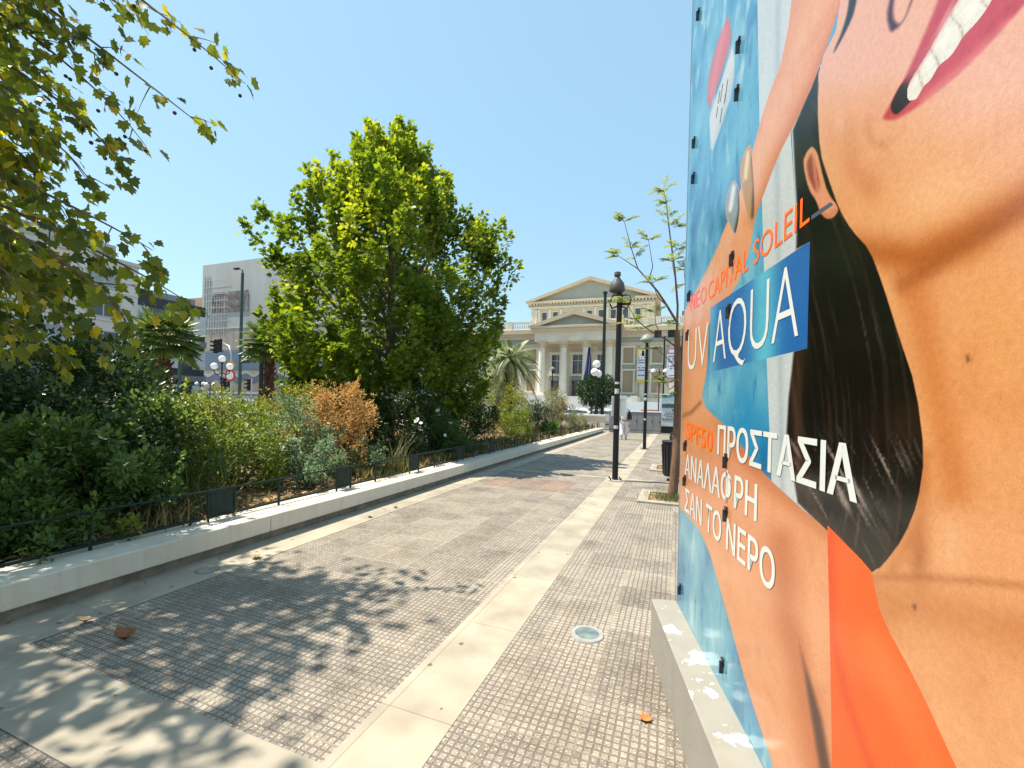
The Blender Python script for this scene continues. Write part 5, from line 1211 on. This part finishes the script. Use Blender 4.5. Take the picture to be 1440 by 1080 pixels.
lf_rose = leafmat('rose leaf', (0.039, 0.081, 0.021), (0.085, 0.150, 0.036), (0.176, 0.234, 0.062), 0.42, .38)
lf_hedge = leafmat('hedge leaf', (0.058, 0.091, 0.018), (0.143, 0.195, 0.034), (0.299, 0.312, 0.058), 0.42, .4)
lf_yel = leafmat('yellow green leaf', (0.078, 0.111, 0.016), (0.169, 0.195, 0.023), (0.305, 0.280, 0.036), 0.42, .45)
lf_dry = leafmat('dry orange leaf', (.22, .115, .03), (.45, .27, .08), (.60, .41, .15), .25, .7)
lf_olive = leafmat('olive grey leaf', (0.091, 0.111, 0.049), (0.182, 0.195, 0.091), (0.312, 0.305, 0.156), 0.42, .5)
lf_blue = leafmat('blue green leaf', (0.052, 0.091, 0.052), (0.111, 0.169, 0.091), (0.208, 0.273, 0.156), 0.42, .45)
lf_oran = leafmat('orange tree leaf', (.010, .028, .008), (.022, .055, .012), (.050, .095, .02), .2, .3)
lf_fresh = leafmat('fresh green leaf', (.030, .085, .014), (.055, .135, .02), (.10, .19, .03), .35, .4)
wfl = M('white petals', (.80, .79, .74), .7, .03, 5); cfl = M('cream petals', (.74, .66, .52), .7, .05, 5)
# front row (nearest the railing)
shrub('dark rose bush with a cream bloom at the left edge beside the railing', 22, -5.35, 1.30, .60, 2600, .060, lf_rose, fl=(cfl, 5, .035))
shrub('dark rose bush with cream blooms second from the left edge', 84, -5.5, 1.18, .55, 2400, .060, lf_rose, fl=(cfl, 6, .035))
shrub('leafy green rose bush growing over the railing left of the grass tuft', 150, -5.35, 1.25, .55, 2600, .060, lf_rose, fl=(cfl, 4, .03))
shrub('tall rose bush with scattered small pale blooms behind the railing bend', 206, -5.75, 1.55, .62, 2800, .058, lf_rose, fl=(wfl, 8, .03))
shrub('low creeping plant under the railing at the left edge', 60, -4.98, .62, .38, 900, .05, lf_rose, cat='plant', name='low_plant')
shrub('low weedy plant under the railing below the rose bushes', 118, -4.98, .52, .32, 700, .05, lf_hedge, cat='plant', name='low_plant')
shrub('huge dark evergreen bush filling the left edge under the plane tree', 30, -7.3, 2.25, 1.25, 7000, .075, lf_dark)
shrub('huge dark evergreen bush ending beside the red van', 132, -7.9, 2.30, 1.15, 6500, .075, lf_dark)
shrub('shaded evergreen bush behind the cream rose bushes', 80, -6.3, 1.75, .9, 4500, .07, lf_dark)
shrub('mixed green bush with pale dead flower heads above the grass tuft', 268, -6.1, 1.62, .72, 3600, .058, lf_hedge, fl=(cfl, 14, .028))
shrub('broad green bush behind the first railing plate', 338, -6.2, 1.62, .75, 3800, .055, lf_hedge, fl=(cfl, 10, .025))
shrub('greyish green bush with pale flower heads left of the dry orange bush', 396, -6.4, 1.58, .70, 3200, .055, lf_blue, fl=(cfl, 10, .03))
shrub('low blue green plant in front of the dry orange bush', 436, -5.25, .98, .42, 1400, .05, lf_blue, cat='plant', name='low_plant')
shrub('low blue green plant at the right foot of the dry orange bush', 512, -5.2, .85, .35, 1100, .05, lf_blue, cat='plant', name='low_plant')
shrub('dried out bush with bright orange brown leaves', 474, -5.9, 1.86, .72, 3600, .05, lf_dry, loose=.30)
shrub('yellow green bush behind the left side of the dry orange bush', 424, -7.3, 1.78, .75, 2800, .06, lf_yel)
shrub('white flowering oleander bush in front of the plane tree', 572, -5.75, 1.92, .70, 3200, .085, lf_dark, NARROW, fl=(wfl, 22, .05))
shrub('low oleander with two white blooms hanging over the railing', 640, -5.3, 1.02, .45, 1300, .085, lf_rose, NARROW, fl=(wfl, 4, .045))
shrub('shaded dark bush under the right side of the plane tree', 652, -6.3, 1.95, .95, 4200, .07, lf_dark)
shrub('tall grassy oleander right of the white blooms', 614, -6.0, 1.55, .5, 1500, .12, lf_rose, NARROW)
shrub('yellow green rounded bush below the feathery palm', 716, -6.3, 2.15, .85, 3400, .06, lf_yel)
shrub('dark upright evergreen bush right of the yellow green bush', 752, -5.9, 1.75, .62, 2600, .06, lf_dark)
shrub('mid green loose bush at the foot of the yellow green bush', 726, -5.5, 1.35, .6, 2200, .06, lf_hedge)
shrub('pale olive bush behind the yellow green bush', 668, -8.8, 2.4, 1.0, 3000, .07, lf_olive)
shrub('tall pale olive shrub tree beside the feathery palm, left of the columns', 702, -10.2, 4.3, 1.25, 5200, .075, lf_olive, loose=.32)
shrub('pale olive bush in front of the portico steps', 776, -6.2, 2.35, .95, 3000, .07, lf_olive)
shrub('small rust coloured bush near the far end of the planter', 789, -5.9, 1.95, .40, 1100, .06, lf_dry)
shrub('bright green low plant beside the far railing', 774, -5.3, .95, .5, 1300, .08, lf_fresh, NARROW, cat='plant', name='low_plant')
shrub('straggly olive plant by the end wall', 808, -5.3, 1.15, .55, 1300, .06, lf_olive, cat='plant', name='low_plant')
shrub('sparse olive plant last before the end wall', 822, -5.1, .9, .4, 700, .06, lf_olive, cat='plant', name='low_plant')
# second row of the hedge
for i, (px, X, h, rd, mt, lab) in enumerate(((205, -9.6, 1.65, .9, lf_hedge, 'back row bush with yellowish tips below the shaggy palm'), (252, -9.6, 1.72, .95, lf_yel, 'sunny yellow green back row bush under the flat topped green pole'),
        (300, -9.8, 1.66, .95, lf_yel, 'yellow green back row bush below the traffic signals'), (348, -10.0, 1.60, .95, lf_hedge, 'back row bush with pale heads left of the palm trunk'),
        (398, -10.0, 1.9, .95, lf_yel, 'bright yellow back row bush right of the palm trunk'), (446, -9.4, 1.9, .95, lf_hedge, 'back row bush left of the plane tree trunk'),
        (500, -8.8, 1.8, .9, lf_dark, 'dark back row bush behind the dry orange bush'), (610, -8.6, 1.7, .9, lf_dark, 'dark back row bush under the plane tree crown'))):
    shrub(lab, px, X, h-.2, rd, 2600, .065, mt, fl=(cfl, 8, .035) if i in (0, 3) else None)
shrub('round clipped orange tree in front of the theatre', 839, -5.55, 3.92, 1.42, 8000, .085, lf_oran, cat='tree', name='orange_tree', z0=0, low=.42, loose=.3) if False else None
def orange_tree():
    p = flat(839, 31.2); t = thing('orange_tree', 'round clipped dark green orange tree in front of the theatre', 'tree', (p.x, p.y, 0))
    n = 9000; d_ = unit(n); bump = 1+.09*np.sin(d_[:, 0]*7+1)*np.sin(d_[:, 2]*6)+.07*np.sin(d_[:, 1]*9+d_[:, 2]*5); r = 1.45*bump*(rng.random(n)**.28)
    pos = d_*r[:, None]*np.array([1, 1, .86])+np.array([0, 0, 2.72])
    leaves('crown', OVAL, pos, d_+unit(n)*.8, np.array([0, 0, 1.])[None]+unit(n)*.8, rng.uniform(.09, .16, n), .45+.2*rng.normal(size=n)+.2*np.sin(d_[:, 0]*8)*np.sin(d_[:, 2]*8), lf_oran, t)
    MB().tube([(0, 0, 0), (.03, 0, 1.0), (0, 0, 2.6)], [.11, .09, .07], 8).build('trunk', bark, t)
    for s_ in (-.45, .5): MB().tube([(s_, .1, 0), (s_*.8, .1, 1.9)], .05, 6).build('stake', bark, t)
orange_tree()
# ---- palms
lf_palm = leafmat('palm leaf', (.045, .080, .016), (.095, .145, .026), (.18, .22, .05), .25, .4)
lf_date = leafmat('date palm leaf', (.085, .11, .035), (.15, .19, .06), (.26, .28, .10), .25, .45)
def palm(label, px, z, hgt, cr_, fan, mat, lean=0):
    p = flat(px, z); t = thing('palm_tree', label, 'palm', (p.x, p.y, 0), rng.uniform(0, 3))
    tb = MB().tube([(0, 0, 0), (.02, .02, hgt*.5), (0, 0, hgt)], [.26, .22, .20], 12); tb.build('trunk', M('palm bark', (.075, .036, .026), .95, .4, 9, .8), t)
    sc = MB()
    for i in range(int(hgt*16)):
        a = i*2.39996; zz = hgt*(.05+.95*i/(hgt*16)); c_, s_ = math.cos(a), math.sin(a)
        sc.tube([(.20*c_, .20*s_, zz), (.31*c_, .31*s_, zz+.10), (.36*c_, .36*s_, zz+.22)], [.05, .04, .01], 4)
    sc.build('leaf_stubs', M('palm stub', (.11, .045, .03), .95, .4, 9, .5), t)
    pos = []; dr = []; up = []; sz = []; pet = MB()
    nf = 46 if fan else 40
    for i in range(nf):
        a = i*2.39996; el = 1.25-(1.65 if fan else 2.0)*((i+.5)/nf)**.9; L_ = cr_*(.62 if fan else 1.0)*rng.uniform(.85, 1.1)
        h_ = np.array([math.cos(a), math.sin(a)]); P = []
        for q in np.linspace(0, 1, 9):
            rr = L_*q*math.cos(el)*(1-.10*q); zz = hgt+L_*q*math.sin(el)-(.35 if fan else .55)*L_*q*q*(.6+.4*math.cos(el)); P.append(np.array([h_[0]*rr, h_[1]*rr, zz]))
        pet.tube([tuple(x) for x in P], list(np.linspace(.022, .006, 9)), 4)
        dirv = P[-1]-P[-2]; dirv /= np.linalg.norm(dirv); side = np.array([-h_[1], h_[0], 0.]); upn = np.cross(side, dirv)
        if fan:
            for b in np.linspace(-1.9, 1.9, 19):
                d_ = dirv*math.cos(b)+side*math.sin(b)+np.array([0, 0, -.12*abs(b)]); pos.append(P[-1]); dr.append(d_); up.append(upn+side*.5*math.sin(b*7)); sz.append(cr_*.52*(1-.12*abs(b))*rng.uniform(.85, 1.1))
        else:
            for q in np.linspace(.18, 1, 30):
                k = q*8; i0 = min(int(k), 7); pp_ = P[i0]*(1-(k-i0))+P[i0+1]*(k-i0)
                for s_ in (-1, 1): pos.append(pp_); d_ = side*s_*.8+dirv*.7+np.array([0, 0, -.25]); dr.append(d_); up.append(upn+side*s_*-.4); sz.append(.42*math.sin(math.pi*(.12+.8*q))**.6*cr_/2.6)
    pos, dr, up, sz = map(np.array, (pos, dr, up, sz)); n = len(pos)
    leaves('fronds', oval(.10) if fan else oval(.09), pos, dr, up, sz, .45+.22*rng.normal(size=n), mat, t)
    pet.build('stalks', M('palm stalk', (.16, .16, .06), .7, .2, 5), t)
palm('shaggy fan palm with a thick brown trunk left of the flat topped green pole', 229, 18, 4.0, 1.5, True, lf_palm)
palm('fan palm with a red brown trunk at the left edge of the plane tree', 377, 20.2, 4.2, 1.35, True, lf_palm)
palm('feathery date palm beside the left columns of the theatre', 716, 26, 4.4, 2.3, False, lf_date)
palm('smaller feathery date palm behind the right side of the plane tree', 700, 30, 3.0, 2.0, False, lf_date)
# ---- grass and litter
def tuft(label, px, X, n, L_, mat, z0=.26, spread=.25, name='grass_tuft', loc=None):
    if loc is None:
        r = (px-720)/FPX; dx = math.cos(YAW)*r-math.sin(YAW); dy = math.sin(YAW)*r+math.cos(YAW); loc = (X, X/dx*dy, z0)
    t = thing(name, label, 'grass', loc)
    V = []; F = []
    for i in range(n):
        a = rng.uniform(0, 6.28); l = L_*rng.uniform(.5, 1.1); lean = rng.uniform(.15, .95); bx, by = rng.normal()*spread*.5, rng.normal()*spread*.5; wd_ = rng.uniform(.004, .009)*(L_/.6)**.5
        c_, s_ = math.cos(a), math.sin(a); b = len(V)
        for k, q in enumerate((0, .35, .7, 1)):
            rr = l*lean*q*q; zz = l*(q-.45*lean*q*q); w_ = wd_*(1-q*.85)
            V += [(bx+c_*rr-s_*w_, by+s_*rr+c_*w_, zz), (bx+c_*rr+s_*w_, by+s_*rr-c_*w_, zz)]
        F += [(b+2*k, b+2*k+1, b+2*k+3, b+2*k+2) for k in range(3)]
    me = raw_mesh('blades', V, F); at_ = me.attributes.new('tint', 'FLOAT', 'POINT'); at_.data.foreach_set('value', np.repeat(np.clip(.5+.25*rng.normal(size=n), 0, 1), 8).astype(np.float32))
    link('blades', me, mat, t)
gm = leafmat('grass blade', (.035, .060, .016), (.070, .100, .026), (.20, .17, .06), .3, .5)
gd = leafmat('dry grass blade', (.14, .10, .04), (.26, .19, .08), (.38, .29, .13), .3, .7)
tuft('long bladed green grass tuft above the first railing plate', 282, -5.15, 160, .75, gm, spread=.35)
tuft('dry yellow grass tuft left of the first railing plate', 246, -4.95, 140, .40, gd, spread=.4)
tuft('arching grass tuft in front of the white oleander', 560, -5.1, 70, .85, gm, spread=.3)
tuft('spiky grass tuft right of the low oleander', 668, -5.2, 90, .7, gm, spread=.3)
tuft('dry grass tuft under the third railing plate', 528, -4.95, 160, .35, gm, spread=.5)
tuft('short grass growing in the near tree pit', 0, 0, 620, .16, gm, spread=.42, loc=(-.02, 8.18, .012))
tuft('dry short grass growing in the farther tree pit', 0, 0, 300, .18, gm, spread=.4, loc=(-.05, 12.2, .012))
# leaf litter and ground cover in the planter
n = 9000; X = -4.78-9*rng.random(n)**1.7; Y = rng.uniform(0, 27, n); pos = np.stack([X, Y, np.full(n, .275)+rng.random(n)*.03], 1)
d_ = unit(n)*np.array([1, 1, .25]); lit = leaves('leaf_litter', LOBED, pos, d_, np.array([0, 0, 1.])[None]+unit(n)*.5, rng.uniform(.04, .12, n), rng.random(n), leafmat('litter leaf', (.09, .05, .025), (.20, .115, .05), (.36, .24, .11), .1, .8))
tag(lit, kind='stuff')
n = 9000; X = -4.8-1.6*rng.random(n)**1.4; Y = rng.uniform(.3, 27.5, n); keep = (np.sin(Y*2.3)+np.sin(Y*.9+1)+rng.normal(size=n)*.6) > .2; X, Y = X[keep], Y[keep]; n = len(X)
d_ = unit(n)*.5+np.array([0, 0, 1.]); gc = leaves('ground_cover', NARROW, np.stack([X, Y, np.full(n, .265)], 1), d_, unit(n), rng.uniform(.06, .22, n), rng.random(n), leafmat('cover leaf', (.06, .07, .02), (.14, .13, .04), (.30, .22, .08), .2, .7))
tag(gc, kind='stuff')
# fallen leaves on the paving
lfm = M('fallen brown leaf', (.22, .095, .04), .8, .35, 18, .3); lfy = M('fallen yellow leaf', (.34, .26, .08), .8, .3, 18, .3)
def fallen(label, px, py, s, mat, curl=.6, tpl=LOBED):
    r_ = ray(px, py); k = -(CAMZ-.006)/r_.z; p = CAM+r_*k
    T, F = tpl; V = T.copy(); V[:, 0] *= s; V[:, 1] = (V[:, 1]-.4)*s; V[:, 2] = np.abs(T[:, 0])**1.5*s*curl+(np.abs(T[:, 1]-.4)**2)*s*curl
    me = raw_mesh('fallen_leaf', V, F); o = link('fallen_leaf', me, mat); o.location = p; o.rotation_euler = (0, 0, rng.uniform(0, 6)); tag(o, label, 'leaf', 'fallen leaves on the paving')
fallen('largest curled brown leaf lying on the shaded pavers', 177, 901, .15, lfm, 1.5, oval(.75))
fallen('pale brown leaf lying at the edge of the strip under the low wall', 121, 875, .095, M('fallen tan leaf', (.24, .17, .10), .8, .3, 18), 1.4, oval(.7))
fallen('yellow leaf lying on the pale strip beside the pavers', 360, 785, .10, lfy, .9)
fallen('small yellow leaf lying on the strip below the second railing plate', 520, 727, .08, lfy, .9)
fallen('second small leaf on the strip beyond the drain cover', 556, 714, .08, M('fallen olive leaf', (.16, .15, .05), .8, .3, 18), .9)
fallen('torn orange leaf lying against the grey plinth', 907, 1010, .07, M('fallen orange leaf', (.42, .14, .04), .8, .3, 18), .5)
# ---- young tree with feathery leaves
def young_tree():
    B = Vector((-.02, 8.35, 0)); t = thing('young_tree', 'slender young tree with sparse feathery leaves beside the billboard edge', 'tree', B)
    W = lambda px, py, z=7.85: np.array(at(px, py, z)-B)
    tr_ = [np.array([0, 0, 0])]+[W(*q) for q in ((951, 640), (954, 560), (953, 500), (952, 465))]
    MB().tube([tuple(p) for p in tr_], [.085, .076, .07, .062, .045], 9).tube([tuple(W(955, 560)), tuple(W(960, 500)), tuple(W(963, 460))], [.045, .04, .03], 8).build('trunk', bark_red, t, True)
    sec = [W(953, 500), W(966, 480), W(969, 440)]
    BR = [([(952, 465), (953, 430), (949, 380), (942, 330), (937, 285), (933, 268)], .026), ([(953, 455), (938, 430), (925, 410), (912, 395), (897, 378), (888, 350), (878, 312)], .024), ([(912, 395), (918, 375), (912, 338)], .012), ([(897, 378), (870, 360)], .010),
          ([(953, 490), (938, 478), (915, 466), (895, 450), (880, 425)], .018), ([(953, 430), (950, 395), (945, 368)], .014), ([(952, 500), (963, 480), (966, 440), (962, 380)], .018), ([(938, 430), (925, 418), (918, 398)], .012), ([(942, 360), (952, 350)], .008), ([(930, 475), (922, 455), (921, 440)], .01), ([(953, 520), (940, 505), (925, 492)], .010), ([(951, 540), (942, 548), (937, 540)], .009)]
    lb = MB(); tips = []
    for pts_, r_ in BR:
        z_ = 7.85+rng.uniform(-.3, .3); P = [W(a, b, 7.85+(z_-7.85)*i/len(pts_)) for i, (a, b) in enumerate(pts_)]
        lb.tube([tuple(p) for p in P], list(np.linspace(r_, .005, len(P))), 6); tips.append((P[-1], P[-1]-P[-2], 7)); 
        if len(P) > 4: tips.append((P[-2], P[-2]-P[-3], 5)); 
        if len(P) > 5: tips.append((P[-3]*.5+P[-2]*.5, P[-2]-P[-3], 3))
    lb.build('limbs', bark_red, t, True)
    pos = []; dr = []; up = []; sz = []; st = MB()
    tips += [(W(945, 455), np.array([-.3, 0, 0.]), 6), (W(905, 462), np.array([-.3, 0, 0.]), 5), (W(935, 530), np.array([-.2, 0, 0.]), 6), (W(958, 400), np.array([.2, 0, 0.]), 5), (W(948, 320), np.array([.2, 0, 0.1]), 6), (W(885, 455), np.array([-.2, 0, 0.1]), 4), (W(942, 560), np.array([-.1, 0, 0.1]), 7)]
    for p, d_, nf in tips:
        for k in range(nf):
            a = rng.uniform(0, 6.28); dv = np.array([math.cos(a), math.sin(a), rng.uniform(.1, .6)])+d_/max(np.linalg.norm(d_), .01)*.5; dv /= np.linalg.norm(dv); L_ = rng.uniform(.22, .42)
            Q = [p+dv*L_*q+np.array([0, 0, -.35*L_])*q*q for q in np.linspace(0, 1, 6)]; st.tube([tuple(x) for x in Q], .0025, 3)
            side = np.cross(dv, [0, 0, 1.]); side /= np.linalg.norm(side)
            for q in np.linspace(.2, 1, 11):
                i0 = min(int(q*5), 4); c = Q[i0]*(1-(q*5-i0))+Q[i0+1]*(q*5-i0)
                for s_ in (-1, 1): pos.append(c); dr.append(side*s_+dv*.55+np.array([0, 0, -.25])); up.append(np.array([0, 0, 1.])+unit(1)[0]*.3); sz.append(rng.uniform(.06, .10)*(1.1-.5*q))
    n = len(pos); leaves('foliage', oval(.30), np.array(pos), np.array(dr), np.array(up), np.array(sz), .5+.2*rng.normal(size=n), leafmat('feathery leaf', (.08, .12, .03), (.15, .20, .05), (.28, .29, .07), .5, .45), t)
    st.build('foliage_stems', bark_red, t)
young_tree()
shrub('small green shrub growing behind the information board and bin', 956, .9, 2.6, .7, 1500, .09, lf_hedge, z0=0)
